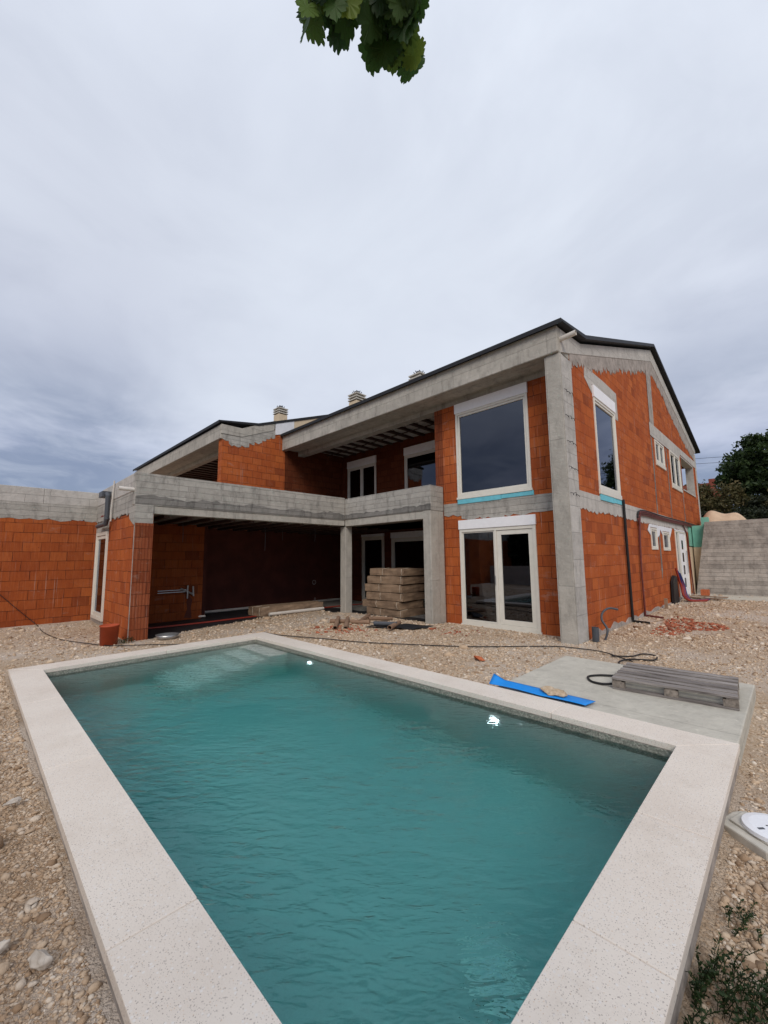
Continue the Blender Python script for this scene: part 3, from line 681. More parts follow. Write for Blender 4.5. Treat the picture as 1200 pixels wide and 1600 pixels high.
P('lintel', MB().prism('X', [(15.0, 2.71), (14.75, 2.5), (15.1, 2.35), (15.1, 2.62), (16.0, 2.62), (16.0, 2.3), (16.35, 2.4), (16.5, 2.6), (16.8, 2.4), (16.8, 2.56), (17.95, 2.56), (18.0, 2.35), (18.5, 2.71)], X1 + .0125, X1 + .02), 'grout_white')
P('lintel', MB().box(X1 + .0125, X1 + .02, 18.95, 21.5, 2.67, 2.715), 'grout_white')
P('tie_column', MB().prism('X', [(16.35, 5.86), (16.95, 5.86), (17.15, 9.05), (16.75, 8.9), (16.45, 8.8)], X1 + .0108, X1 + .015), 'mortar')
for a in (16.35, 18.75, 21.6):
    P('wall_chase', MB().prism('X', [(a, 3.14), (a + .12, 3.14), (a + .17, 5.0), (a + .1, 5.85), (a - .02, 5.85), (a + .03, 4.6)], X1 + .0005, X1 + .006), 'conc_dark')
P('wall_chase', MB().prism('X', [(16.25, .9), (16.42, 1.2), (16.45, 2.45), (16.28, 2.5)], X1 + .0005, X1 + .006), 'conc_dark')
P('skirt', MB().prism('X', [(9.2, -.12), (25.8, -.12), (25.8, .16)] + [(a, .10 + .08 * math.sin(a * 3.1) * math.sin(a * 7.7)) for a in np.arange(25.5, 9.2, -.3)], X1 + .0005, X1 + .03), 'mortar')
# green insulation boards and cream wall under them at the rear corner
P('insulation_board', MB().box(X1 + .013, X1 + .07, 21.95, 23.9, 2.10, 3.02).box(X1 + .013, X1 + .09, 24.0, 25.6, 2.05, 2.95), 'foam_green', .004)
P('render_panel', MB().box(X1 + .002, X1 + .055, 21.75, 25.7, .02, 2.06), 'plaster')
P('opening_lining', MB().box(X1 - .31, X1 + .004, 25.12, 25.198, 4.55, 6.12).box(X1 - .31, X1 + .004, 21.902, 25.118, 6.06, 6.118).box(X1 - .31, X1 + .03, 21.902, 25.118, 4.552, 4.60), 'conc_light')
P('end_wall', MB().box(X1 + .095, -2.42, 22.36, 22.6, -.1, 2.06), 'plaster')
P('insulation_board', MB().box(X1 + .1, -2.40, 22.36, 22.62, 2.065, 3.0).box(-2.66, -2.40, 22.37, 22.62, 3.0, 3.35), 'foam_green', .004)
# corner column, other columns
P('column', MB().box(-3.40, X1 + .03, YF - .02, 8.995, -.15, 5.975), 'conc_col', .012, 'board marked corner column running up two storeys')
fm_ = conc_mat('pour_lift_concrete', (.47, .45, .42), .55, 60.0, dark=.35, contrast=.5); M['lift'] = fm_
P('column_face', MB().box(X1 + .0305, X1 + .036, YF + .02, 8.99, -.15, 5.96), 'lift')
for z in (5.2, 4.65, 4.1, 3.55, 3.0):
    for k in range(3):
        y = 8.48 + .17 * k; P('tie_wire', MB().tube([(X1 + .03, y, z), (X1 + .075, y + .03, z + random.uniform(-.04, .03)), (X1 + .06, y + .10, z - .05)], .006, 5), 'black')
P('column', MB().box(X1 - .32, X1 + .012, 25.91, 26.25, -.15, 6.9), 'conc_light', .01)
P('column', MB().box(-6.93, -6.67, YQ0 - .005, YW - .002, -.15, 2.968), 'conc_col', .012)
P('column', MB().box(XT0 - .27, XT0, YQ0 + .03, YQ0 + .30, -.15, 2.75), 'conc_col', .012)
# --- front facade of the bedroom block (faces -Y)
fh_ = [rect(-6.17, -4.12, 3.30, 5.862), rect(-6.15, -4.08, .04, 2.68)]
P('front_wall', MB().prism('Y', rect(-6.63, -3.402, -.15, 5.87), YW, YW + .25, fh_), 'brick')
P('wall_column', MB().box(-6.9, -6.632, YW, YW + .25, -.15, 5.87), 'brick_keyed')
P('return_wall', MB().box(-6.9, -6.66, YW + .2505, YB, -.15, 6.0), 'brick')
opening('Y', YW, -6.17, -4.12, 3.30, 5.86, box=.26, glassm='glass_tint', sill=.06, foam=.12, label='large square window with white shutter box and dark pane')
opening('Y', YW, -6.15, -4.08, .04, 2.68, name='sliding_door', leaves=2, box=.24, glassm=['glass_clear', 'glass'], sashes=[.025, .11], fw=.075, sill=.12)
P('floor_band', MB().prism('Y', [(-3.405, 3.12), (-6.10, 3.155), (-6.64, 3.16)] + jag(-6.64, -3.405, lambda a: 2.83 + (.0 if a < -6.2 else -.12 if a > -4.06 else -.14), .4, .04, 3), YW - .0005, YW - .014), 'conc')
# fascia beam, soffit, lintel beam
P('fascia_beam', MB().box(XG, X1 + .018, YF - .08, YF + .10, 5.98, 6.56), 'conc_fascia', .015)
P('soffit', MB().box(XG, X1 - .005, YF + .101, 9.23, 6.04, 6.20), 'conc_fascia')
P('lintel_beam', MB().box(XG, -3.402, YW + .01, 9.34, 5.872, 6.038), 'conc')
ceil_ = MB().box(XG, -6.9, 9.35, YB, 6.24, 6.30)
P('balcony_ceiling', ceil_, 'conc_light')
jo = MB()
for i in range(13):
    x = XG + .35 + i * .54; jo.box(x - .06, x + .06, 9.35, YB - .001, 6.17, 6.239)
for y in (9.8, 10.5): jo.tube([(XG + .05, y, 6.13), (-6.95, y, 6.13)], .022, 5)
for i in range(26):
    x = XG + .2 + i * .27; jo.tube([(x, 9.8, 6.13), (x + .13, 10.15, 6.165), (x + .27, 9.8, 6.13)], .008, 4)
P('ceiling_joists', jo, 'steel')
# balcony and porch back wall
bh = [rect(-13.5, -11.72, 3.06, 5.93), rect(-10.15, -8.3, 3.06, 5.90), rect(-12.6, -11.3, .0, 2.7), rect(-10.9, -8.9, .0, 2.7)]
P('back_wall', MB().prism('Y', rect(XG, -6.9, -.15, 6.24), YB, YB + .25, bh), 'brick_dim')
opening('Y', YB, -13.5, -11.72, 3.06, 5.93, name='balcony_door', leaves=2, box=.30, glassm='glass')
opening('Y', YB, -10.15, -8.3, 3.06, 5.90, name='balcony_door', leaves=1, box=.30, glassm='glass_tint')
opening('Y', YB, -12.6, -11.3, .0, 2.7, name='porch_door', leaves=1, box=.1, glassm='glass', fw=.09)
opening('Y', YB, -10.9, -8.9, .0, 2.7, name='porch_door', leaves=1, box=.22, glassm='glass', fw=.09)
# party gable: keyed blocks beside the balcony, orange front of the left unit above
YU = 5.93
ug = [(YU, Z1 + .3), (YB, Z1 + .3), (17, 3.08), (17, 8.6), (15, 9.2), (8.9, 7.02), (6.6, 6.2), (YU, 6.0)]
P('party_wall', MB().prism('X', [(YU, 3.08), (8.45, 3.08), (8.45, 6.9), (6.9, 6.4), (YU, 6.3)], XG - .3, XG), 'brick')
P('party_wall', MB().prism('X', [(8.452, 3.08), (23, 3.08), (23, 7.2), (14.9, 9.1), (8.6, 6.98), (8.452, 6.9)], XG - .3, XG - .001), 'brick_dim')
def zb2(a): return float(np.interp(a, [5.93, 6.4, 6.75, 7.35, 8.0, 8.4], [5.98, 5.76, 5.84, 6.12, 6.45, 6.60]))
P('verge_beam', MB().prism('X', [(YU - .06, 6.16), (6.64, 6.18), (7.95, 6.72), (7.99, 7.12), (6.64, 6.50), (YU - .06, 6.50)], XG - .25, XG + .03), 'conc_fascia', .008)
P('plaster_band', MB().prism('X', [(8.0, 6.74), (6.64, 6.20), (YU - .005, 6.18)] + jag(YU, 8.0, zb2, .25, .06, 12), XG + .001, XG + .012), 'conc')
P('flashing_panel', MB().prism('X', [(8.0, 6.55), (8.84, 6.78), (8.84, 7.40), (8.0, 7.10)], XG + .001, XG + .028), 'grout_white', .004)
P('render_panel', MB().prism('X', [(8.842, 6.5), (14.9, 8.6), (14.9, 9.3), (8.842, 7.40)], XG + .001, XG + .02), 'plaster')
# left unit: fascia, soffit, beam, joists
P('fascia_beam', MB().box(-24.6, XG - .001, YU - .08, YU + .10, 5.98, 6.48), 'conc_fascia', .015)
P('soffit', MB().box(-24.6, XG - .305, YU + .101, 6.75, 6.04, 6.20), 'conc_fascia')
P('lintel_beam', MB().box(-24.6, XG - .305, 6.6, 6.85, 5.87, 6.038), 'conc_fascia')
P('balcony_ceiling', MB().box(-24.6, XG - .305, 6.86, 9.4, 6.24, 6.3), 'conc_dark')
jo = MB()
for i in range(19): x = XG - .7 - i * .54; jo.box(x - .06, x + .06, 6.86, 9.4, 6.17, 6.239)
P('ceiling_joists', jo, 'steel')
P('back_wall', MB().box(-24.6, XG - .305, 9.4, 9.65, 3.0, 6.3), 'brick')
P('side_wall', MB().box(-24.6, -24.3, YU, 23, -.15, 5.97), 'brick')
# --- roofs
def roof(x0, x1, dy, nm='roof'):
    top = [(8.24 + dy, 6.62), (9.72 + dy, 6.84), (17.45 + dy, 9.60), (27.0 + dy, 7.22)]
    low = [(27.0 + dy, 7.12), (17.45 + dy, 9.49), (9.74 + dy, 6.745), (8.24 + dy, 6.565)]
    r = P(nm, MB().prism('X', top + low, x0, x1), 'roof', .005)
    link('eaves_flashing', MB().box(x0, x1, 8.222 + dy, 8.238 + dy, 6.52, 6.62), 'roof', r)
    return r
roof(XG + .015, X1 + .16, 0); roof(-24.75, XG + .05, -2.45)
CH3 = (-9.15, 11.15, 7.2, 8.05)
def chimney(x, y, z0, z1):
    w2 = .25
    c = P('chimney', MB().box(x - w2, x + w2, y - w2, y + w2, z0, z1), 'plaster', .01)
    cp = MB(); z = z1
    for k in range(3):
        z += .05; cp.prism('Z', rect(x - .28, x + .28, y - .28, y + .28), z, z + .045)
        for sx in (-.2, .2):
            for sy in (-.2, .2): cp.box(x + sx - .03, x + sx + .03, y + sy - .03, y + sy + .03, z - .055, z)
        z += .07
    cp.box(x - .10, x + .10, y - .10, y + .10, z1, z)
    link('cap', cp, 'beige', c)
    tp = MB()
    for k in range(8):
        a = k * math.pi / 4; tp.tube([(x + .10 * math.cos(a), y + .10 * math.sin(a), z - .02), (x + .2 * math.cos(a), y + .2 * math.sin(a), z + .12)], .018, 5)
    tp.lathe((x, y, z), [(0, .16), (.10, .14), (.12, .04), (.05, 0)], 12)
    link('cowl', tp, 'grey_pipe', c)
chimney(-18.05, 10.7, 8.0, 9.1); chimney(-13.05 + .5, 11.1, 7.2, 8.32); chimney(*CH3)
# --- rear and hidden shell so the rooms are dark
P('rear_wall', MB().prism('Y', rect(XG, X1 - .3, -.15, 7.0), 25.65, 25.89, [rect(-9.5, -3.405, 3.5, 6.2)]), 'brick')
P('interior_wall', MB().box(XG, X1 - .301, 21.5, 21.7, 3.1, 7.9).box(-7.2, -7.0, 11.651, 21.499, 0, 6.2), 'mortar')
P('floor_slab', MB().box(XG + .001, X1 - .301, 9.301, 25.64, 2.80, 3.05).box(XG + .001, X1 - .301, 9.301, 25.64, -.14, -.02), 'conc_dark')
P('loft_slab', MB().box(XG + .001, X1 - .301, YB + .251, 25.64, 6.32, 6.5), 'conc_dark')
# --- terrace block
XT = -10.20; YQ = 8.48; YP = 2.45; XL = -14.15
pt = 3.69
P('terrace_parapet', MB().prism('X', [(YP + .0, 2.96), (YQ + .0, 2.96), (YQ + .0, pt), (YP + .0, pt)], XT - .2, XT), 'conc', .012)
P('terrace_beam', MB().box(XT - .22, XT - .02, YP + .4, YQ + .0, Z1, 2.958), 'conc_fascia', .006)
P('terrace_parapet', MB().box(XT + .0005, -6.66, YQ, YQ + .2, 2.97, 3.655).box(-6.86, -6.66, YQ + .2005, YW - .001, 2.97, 3.655), 'conc', .012)
P('terrace_beam', MB().box(XT - .02, -6.93, YQ + .02, YQ + .22, 2.76, 2.968), 'conc_fascia', .006)
P('terrace_parapet', MB().box(XL, XT - .2005, YP, YP + .2, 3.28, pt), 'conc_light', .012)
P('ring_beam', MB().prism('Y', [(XT - .02, 3.278), (XL, 3.278), (XL, 2.84)] + jag(XL, XT - .46, lambda a: 2.80, .35, .04, 21) + [(XT - .4, 2.66), (XT - .02, 2.50)], YP + .012, YP + .25), 'conc', .006)
P('ring_beam', MB().prism('X', [(YP + .013, 2.958), (YP + .013, 2.50), (YP + .2, 2.54), (YP + .39, 2.48), (YP + .39, 2.958)], XT - .019, XT + .006), 'conc', .003)
P('pier', MB().box(-12.62, XT - .001, YP + .03, YP + .28, -.15, 2.79).box(-10.7, XT - .001, YP + .281, YP + .40, -.15, 2.79), 'brick', .01)
P('pier_end', MB().box(XT, XT + .012, YP + .031, YP + .40, -.15, 2.55), 'brick_keyed')
P('mortar_edge', MB().prism('Y', [(XT - .05, -.1), (XT + .013, -.1), (XT + .013, 2.6), (XT - .035, 2.6), (XT - .02, 1.5)], YP + .0295, YP + .024), 'mortar')
P('window_lintel', MB().box(-13.95, -12.62, YP + .03, YP + .25, 2.52, 2.79).box(XL, -13.95, YP + .03, YP + .25, -.15, 2.79), 'conc')
P('window_base', MB().box(-13.95, -12.62, YP + .03, YP + .25, -.15, .16), 'mortar')
opening('Y', YP + .02, -13.94, -12.63, .18, 2.50, name='narrow_window', box=0, leaves=1, fw=.09, sashes=[.09], glassm='glass')
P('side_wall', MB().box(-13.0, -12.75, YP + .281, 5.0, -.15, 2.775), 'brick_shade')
P('inner_wall', MB().box(XG - .25, XG, 5.0, YB, -.15, 2.775).box(XG - .25, -13.001, 5.0, 5.2, -.15, 2.775), 'dark_maroon')
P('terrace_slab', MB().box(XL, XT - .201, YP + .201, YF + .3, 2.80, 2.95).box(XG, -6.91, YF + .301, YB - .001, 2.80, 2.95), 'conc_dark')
jo = MB()
for i in range(15): y = 3.2 + i * .54; jo.box(-13.8, XT - .23, y - .06, y + .06, 2.72, 2.799)
P('ceiling_joists', jo, 'steel')
P('terrace_floor', MB().box(XG + .001, XT - .02, 2.86, YF + .3, -.16, -.02).box(XG + .001, -6.91, YF + .301, YB - .001, -.16, -.022), 'membrane')
for x, y, l in ((-12.3, 4.2, .55), (-11.6, 6.4, .8), (-12.9, 7.8, .4), (-11.2, 8.0, .5)):
    P('hanging_cable', MB().tube([(x, y, 2.79), (x + .02, y + .01, 2.79 - l * .5), (x - .03, y + .03, 2.79 - l)], .008, 5, smooth=True), 'grey_pipe')
# left garden-room wall, faces +X
P('left_wall', MB().box(XL - .25, XL - .001, -9, YP + .25, -.15, 2.86), 'brick_left')
P('ring_beam', MB().prism('X', [(YP + .249, 3.278), (-9, 3.278)] + jag(-9, YP + .249, lambda a: 2.85, .4, .03, 31), XL - .24, XL + .004), 'conc')
pj = MB()
for a, b in ((-9, -5.1), (-5.095, -1.9), (-1.895, 1.25), (1.255, YP + .2)): pj.box(XL - .23, XL - .0, a, b, 3.28, pt)
P('terrace_parapet', pj, 'conc_light', .008)
for a0, a1, sd_ in ((YP + .01, YQ - .01, 41),):
    up = [(a, 3.16 + .03 * math.sin(a * 5) + random.uniform(-.03, .03)) for a in np.arange(a1, a0, -.12)]
    P('pour_joint', MB().prism('X', [(a0, 2.975), (a1, 2.975)] + up + [(a0, 3.15)], XT + .001, XT + .007), 'conc_dark')
up = [(a, 3.13 + random.uniform(-.03, .03)) for a in np.arange(-6.66, XT + .05, -.12)]
P('pour_joint', MB().prism('Y', [(XT + .03, 2.985), (-6.66, 2.985)] + up + [(XT + .03, 3.14)], YQ - .0005, YQ - .006), 'conc_dark')
# services fixed to the house
P('rainwater_spout', MB().tube([(X1 - .05, 8.50, 6.30), (X1 + .34, 8.50, 6.33)], .055, 14, hollow=True), 'white_pipe')
P('rainwater_spout', MB().tube([(-10.30, YP + .05, 3.30), (-10.30, YP - .30, 3.30)], .045, 12, hollow=True), 'white_pipe')
dp = MB().tube([(-13.25, YP - .02, 3.44), (-12.40, YP - .10, 3.44)], .10, 10)
dp = MB().tube([(-12.62, YP - .10, 3.44), (-12.36, YP - .10, 3.44), (-12.30, YP - .10, 3.38), (-12.28, YP - .10, 2.78), (-12.35, YP - .10, 2.66), (-13.4, YP - .08, 2.66)], .055, 10)
dp.box(-12.85, -12.45, YP - .2, YP + .01, 3.38, 3.52)
P('downpipe', dp, 'grey_pipe')
P('conduit', MB().tube([(-12.05, YP - .03, 3.75), (-12.15, YP - .04, 3.0), (-12.18, YP - .03, 2.72)], .02, 6), 'white_pipe')
P('cable_tail', MB().tube([(-13.2, YP - .03, 2.95), (-12.9, YP - .10, 2.88), (-12.6, YP - .04, 2.94)], .012, 5, smooth=True), 'red')
P('drain_pipe', MB().tube([(X1 + .06, 12.14, 3.2), (X1 + .06, 12.16, .1), (X1 + .07, 12.16, .03), (X1 + .45, 12.05, .03)], .034, 10), 'black')
for k, (dz, dy, m) in enumerate(((0, 0, 'maroon'), (.045, .03, 'maroon'), (.09, -.02, 'black'), (-.045, .05, 'maroon'))):
    P('conduit', MB().tube([(X1 + .05 + .02 * k, 13.45 - dy, .02), (X1 + .05, 13.5 - dy, 1.5), (X1 + .05, 13.75 - dy, 2.75 + dz), (X1 + .06, 14.1, 2.98 + dz), (X1 + .06, 17, 2.96 + dz), (X1 + .06, 21, 3.0 + dz), (X1 + .10, 25.8, 3.02 + dz)] if k < 2 else
      [(X1 + .05, 13.62, 2.6), (X1 + .05, 13.85, 2.95 + dz), (X1 + .06, 17, 2.97 + dz), (X1 + .08, 21.5, 3.0 + dz), (X1 + .14, 25.9, 2.98 + dz)], .024, 6, smooth=True), m)
P('conduit', MB().tube([(X1 + .05, 13.5, .03), (X1 + .5, 13.35, .02)], .035, 6), 'maroon')
P('conduit', MB().tube([(X1 + .05, 20.6, 2.95), (X1 + .05, 21.3, 2.5), (X1 + .05, 21.55, 1.2), (X1 + .06, 21.7, .05)], .025, 6, smooth=True), 'maroon')
mf = MB()
for dz in (0, .06): mf.tube([(-12.70, 3.75, .80 + dz), (-12.70, 4.52, .80 + dz)], .014, 6)
mf.tube([(-12.70, 4.35, .90), (-12.70, 4.70, .72)], .03, 8); mf.tube([(-12.68, 4.55, .98), (-12.68, 4.55, .60)], .025, 8); mf.tube([(-12.68, 4.70, .95), (-12.68, 4.72, .66)], .025, 8)
P('water_manifold', mf, 'metal')
P('wall_stain', MB().prism('X', [(4.5, .05), (4.72, .02), (4.68, .3), (4.72, .55), (4.62, .72), (4.55, .5), (4.58, .3)], -12.749, -12.746), 'dark_maroon')
for y, z in ((5.45, .78), (9.9, .78), (9.95, .12), (5.4, .12)): P('socket_box', MB().tube([(XG - .01, y, z), (XG + .012, y, z)], .09 if z > .5 else .04, 14, hollow=True), 'white_pipe')
P('skirting_pipe', MB().tube([(XG + .05, 5.25, .02), (XG + .05, 11.2, .02)], .04, 8), 'white_pipe')
P('skirting_pipe', MB().tube([(-13.5, 2.9, .02), (-12.72, 5.08, .04), (-12.7, 5.1, .04)], .03, 8), 'white_pipe')
for k in range(2): P('floor_pipe', MB().tube([(-11.9 + k * .12, 2.95, 0.0), (-11.75 + k * .1, 4.8, 0.0), (-11.9 + .1 * k, 7.6, .0), (-11.95 + .1 * k, 9.5, .0), (-11.6, 11.2, 0)], .014, 6, smooth=True), 'red')

# ------------------------------------------------------------------ yard things
pad = link('concrete_pad', MB().box(-2.78, -.46, 4.742, 7.02, -.22, .085), 'slab', None, bevel=.012)
tag(pad, 'flat pale concrete pad beside the pool rim with a wooden pallet on it', 'concrete pad')
# pallet
pa = thing('wooden_pallet', 'weathered grey wooden pallet lying on the concrete pad', 'pallet', (-1.13, 6.2, .086))
px0, px1, py0, py1, pz = -1.73, -.55, 5.70, 6.66, .087; rp = math.radians(4); pc = ((px0 + px1) / 2, (py0 + py1) / 2)
for (a, b, nm) in ((0, .08, 0), (.44, .10, 0), (.88, .08, 0)):
    y = py0 + a; link('skid', MB().box(px0, px1, y, y + b, pz, pz + .022, rp, pc), 'pallet', pa, bevel=.003)
    for x in (px0, pc[0] - .06, px1 - .13): link('block', MB().box(x, x + .13, y + .001, y + b, pz + .0225, pz + .095, rp, pc), 'pallet_y', pa, bevel=.004)
for x in (px0 + .002, pc[0] - .05, px1 - .102): link('cross_board', MB().box(x, x + .10, py0 + .002, py1 - .002, pz + .0955, pz + .115, rp, pc), 'pallet_y', pa, bevel=.003)
yy = py0 - .01
for wdt in (.11, .095, .11, .11, .095, .11):
    j = random.uniform(-.01, .01)
    link('deck_board', MB().box(px0 + j, px1 + j, yy, yy + wdt - .008, pz + .1155, pz + .138 + random.uniform(-.002, .003), rp + random.uniform(-.006, .006), pc), 'pallet', pa, bevel=.003); yy += wdt + .062
# blue foil strip, stone on it
bf = MB(); n = 20
def sheet(fn, nu, nv, th=.004):
    mb = MB(); vs = [fn(u / nu, v / nv) for u in range(nu + 1) for v in range(nv + 1)]; m = len(vs)
    vs2 = [(x, y, z - th) for x, y, z in vs]; fs = []
    for u in range(nu):
        for v in range(nv):
            a = u * (nv + 1) + v; q = (a, a + nv + 1, a + nv + 2, a + 1); fs.append(q); fs.append(tuple(i + m for i in q[::-1]))
    b = [u * (nv + 1) for u in range(nu + 1)] + [nu * (nv + 1) + v for v in range(1, nv + 1)] + [u * (nv + 1) + nv for u in range(nu - 1, -1, -1)] + [v for v in range(nv - 1, 0, -1)]
    for i in range(len(b)): j = (i + 1) % len(b); fs.append((b[i], b[j], b[j] + m, b[i] + m)[::-1])
    return mb.add(vs + vs2, fs)
def fn(u, v):
    x = -2.86 + 1.16 * u + .03 * v * u; y = 4.745 + (.13 + .10 * u) * v
    z = .112 + .012 * abs(math.sin(u * 5.5)) * (1 - v) + .05 * max(0, .12 - u) / .12 * v + .05 * v * (1 - u)
    return (x, y, z)
bs_ = link('blue_foil_strip', sheet(fn, 24, 5), 'blue_foam', None, smooth=True); tag(bs_, 'bright blue foil strip lying between the pool rim and the concrete pad', 'foil strip')
def rock(P0, sz, name, label, cat, mat='stone', flat=.5, seed=0, sub=2):
    bm_v, bm_f = stones_mesh(np.array([[0, 0, 0.]]), np.array([1.]), flat, seed, 0)
    o = np_mesh(name, bm_v * np.array(sz) + np.array(P0), bm_f, mat)
    c = np.array([v.co for v in o.data.vertices]); b = Vector(((c[:, 0].min() + c[:, 0].max()) / 2, (c[:, 1].min() + c[:, 1].max()) / 2, c[:, 2].min()))
    o.data.transform(Matrix.Translation(-b)); o.location = b
    m = o.modifiers.new('s', 'SUBSURF'); m.levels = m.render_levels = 3; m.subdivision_type = 'SIMPLE'
    tx = bpy.data.textures.new('rock', 'CLOUDS'); tx.noise_scale = max(sz) * .5
    d = o.modifiers.new('d', 'DISPLACE'); d.texture = tx; d.strength = max(sz) * .3; d.texture_coords = 'LOCAL'
    return tag(o, label, cat)
k_ = Mt('tan_stone'); M['tan'] = k_.set(k_.ramp(k_.noise(k_.pos, 20, 5), (.3, (.36, .25, .15)), (.7, (.60, .48, .35))), .9)
k_ = Mt('grey_stone'); M['greyst'] = k_.set(k_.ramp(k_.noise(k_.pos, 20, 5), (.3, (.36, .31, .26)), (.7, (.58, .52, .45))), .9)
k_ = Mt('red_brick_bit'); M['redbit'] = k_.set(k_.ramp(k_.noise(k_.pos, 20, 5), (.3, (.34, .08, .03)), (.7, (.50, .15, .06))), .9)
rock((-2.05, 4.86, .15), (.20, .10, .07), 'rock', 'tan rough stone lying on the blue foil strip', 'stone', 'tan', .6, 3)
rock((-3.83, 6.05, .05), (.10, .08, .045), 'brick_piece', 'orange broken brick piece alone on the gravel between pool and sliding door', 'brick piece', 'redbit', .7, 5)
rock((-4.03, .34, .03), (.05, .07, .03), 'rock', 'pale flat stone on the ground left of the pool rim, farther one', 'stone', 'greyst', .5, 8)
rock((-2.42, .33, .02), (.045, .055, .03), 'rock', 'grey stone beside the left pool rim, near the rim joint', 'stone', 'greyst', .7, 9)
rock((-2.62, .22, .02), (.03, .03, .025), 'rock', 'small round grey stone left of the pool rim', 'stone', 'greyst', .8, 10)
rock((-2.02, .28, .015), (.05, .03, .02), 'rock', 'tan stone chip close to the near end of the left pool rim', 'stone', 'tan', .6, 11)
# skimmer lid on its curb
sk = thing('skimmer_box', 'beige plastic box with round white lid half buried in gravel at the right edge', 'skimmer lid', (-.2, 3.7, -.1))
link('housing', MB().prism('Z', [(-.50, 3.62), (-.26, 3.44), (.10, 3.42), (.12, 3.90), (-.40, 3.86), (-.44, 3.80)], -.14, -.045), 'beige', sk, bevel=.01)
link('rim', MB().prism('Z', [(-.44, 3.655), (-.24, 3.50), (.07, 3.48), (.08, 3.86), (-.38, 3.83)], -.0445, -.03), 'beige', sk, bevel=.004)
ld = link('lid', MB().lathe((-.215, 3.68, -.029), [(0, .03), (.13, .028), (.165, .022), (.168, .0), (.0, 0)], 40), 'white_lid', sk, smooth=False)
link('finger_grip', MB().box(-.30, -.262, 3.595, 3.61, -.0005, .0022, .8), 'grey_pipe', ld); link('finger_grip', MB().box(-.262, -.244, 3.66, 3.668, .0, .0025, .6), 'grey_pipe', ld)
# orange bucket (open pipe socket)
bk = thing('orange_bucket', 'orange brown bucket standing on gravel beside the block pier', 'bucket', (-10.15, 2.12, .0))
link('shell', MB().lathe((-10.15, 2.12, .0), [(0, .02), (.145, .02), (.165, .40), (.178, .40), (.178, .37), (.17, .37), (.155, 0), (0, 0)], 28), 'orange', bk, smooth=True)
# grey pipe stub, white flexible conduit at the gable base
st = link('pipe_stub', MB().tube([(-2.93, 8.98, -.1), (-2.93, 8.98, .28)], .065, 16, hollow=True), 'grey_pipe', None, smooth=False); tag(st, 'short dark grey pipe standing out of the gravel beside the corner column', 'pipe')
fx = link('flexible_conduit', MB().tube([(-2.85, 9.25, -.02), (-2.80, 9.3, .2), (-2.92, 9.38, .38), (-2.93, 9.50, .52), (-2.85, 9.66, .60), (-2.72, 9.8, .57)], .022, 8, smooth=True), 'grey_pipe', None, smooth=True)
tag(fx, 'grey flexible conduit curving out of the ground by the gable wall', 'conduit')
# cables on the ground
def cable(pts, r, label, mat='black', name='cable', z=.025):
    pts = [(x, y, (z if len(q) == 0 else q[0]) + float(gz(np.array(x), np.array(y)))) for x, y, *q in pts]
    return tag(link(name, MB().tube(pts, r, 6, smooth=True), mat, None, smooth=True), label, 'cable')
cable([(-14.1, .5, .9), (-14.08, .9, .45), (-13.95, 1.3), (-12.6, 1.32), (-11.4, 1.5), (-10.5, 1.85), (-9.9, 2.1), (-9.3, 2.72), (-8.75, 3.3)], .008, 'black cable sagging from the left wall across the gravel past the bucket')
cable([(-8.9, 4.95), (-8.2, 5.0), (-7.2, 5.45), (-6.3, 5.75), (-5.5, 6.15), (-4.8, 6.58), (-4.3, 6.9), (-3.8, 7.45), (-3.3, 7.85), (-2.9, 8.0), (-2.5, 7.95), (-2.15, 7.72), (-1.95, 7.60)], .010, 'long black cable across the gravel between the pool and the house')
cable([(-2.3, 7.75), (-2.05, 7.95), (-1.95, 8.25), (-1.75, 8.2), (-1.72, 7.9), (-2.0, 7.75), (-2.1, 7.45), (-2.0, 7.15), (-1.95, 7.03, .08)], .012, 'black cable loop on gravel just behind the concrete pad')
tag(link('rubber_hose', MB().tube([(-1.70, 5.78, .12), (-1.82, 5.72, .105), (-1.97, 5.76, .10), (-2.07, 5.95, .10), (-1.98, 6.12, .10), (-1.80, 6.20, .11), (-1.70, 6.18, .14)], .014, 8, smooth=True), 'black', None, smooth=True), 'black hose loop on the concrete pad beside the pallet', 'hose')
# cardboard tubes
tubes = [((-8.91, 6.90, .06), (-7.95, 7.45, .06), .055, 'brown card tube lying parallel to the terrace edge on top of the gravel'), ((-8.75, 7.05, .14), (-7.95, 6.3, .05), .055, 'brown card tube pointing at the pool, left of its pair'),
         ((-8.50, 7.16, .14), (-7.70, 6.42, .05), .055, 'brown card tube pointing at the pool, right of its pair'), ((-8.95, 8.35, .06), (-8.15, 7.28, .07), .055, 'brown card tube slanting back towards the white corner post'),
         ((-8.3, 8.0, .05), (-8.0, 7.5, .15), .05, 'short brown card tube nearest the cardboard stack'), ((-7.15, 7.72, .10), (-6.78, 6.98, .10), .055, 'brown card tube lying across the black plastic sheet')]
tubes[4] = ((-7.95, 8.28, .06), (-8.02, 7.45, .15), .05, tubes[4][3])
for a, b, r, lb in tubes: tag(link('cardboard_tube', MB().tube([a, b], r, 16, hollow=True), 'card_tube', None), lb, 'card tube', 'cardboard tubes on the gravel')
def fn(u, v):
    a = u * 1.25; return (-7.62 + 1.15 * u + .15 * v, 6.95 + .52 * v + .55 * u + .1 * math.sin(u * 9) * v, .03 + .03 * math.sin(u * 7 + v * 4) ** 2 + .05 * math.sin(u * 3.1) * v)
tag(link('plastic_sheet', sheet(fn, 20, 8), 'membrane', None, smooth=True), 'crumpled black plastic sheet on the gravel in front of the cardboard stack', 'plastic sheet')
tag(link('grey_pipe', MB().tube([(-7.45, 7.12, .12), (-6.95, 7.42, .12)], .05, 12, hollow=True), 'grey_pipe', None), 'short blue grey pipe lying on the black plastic sheet', 'pipe')
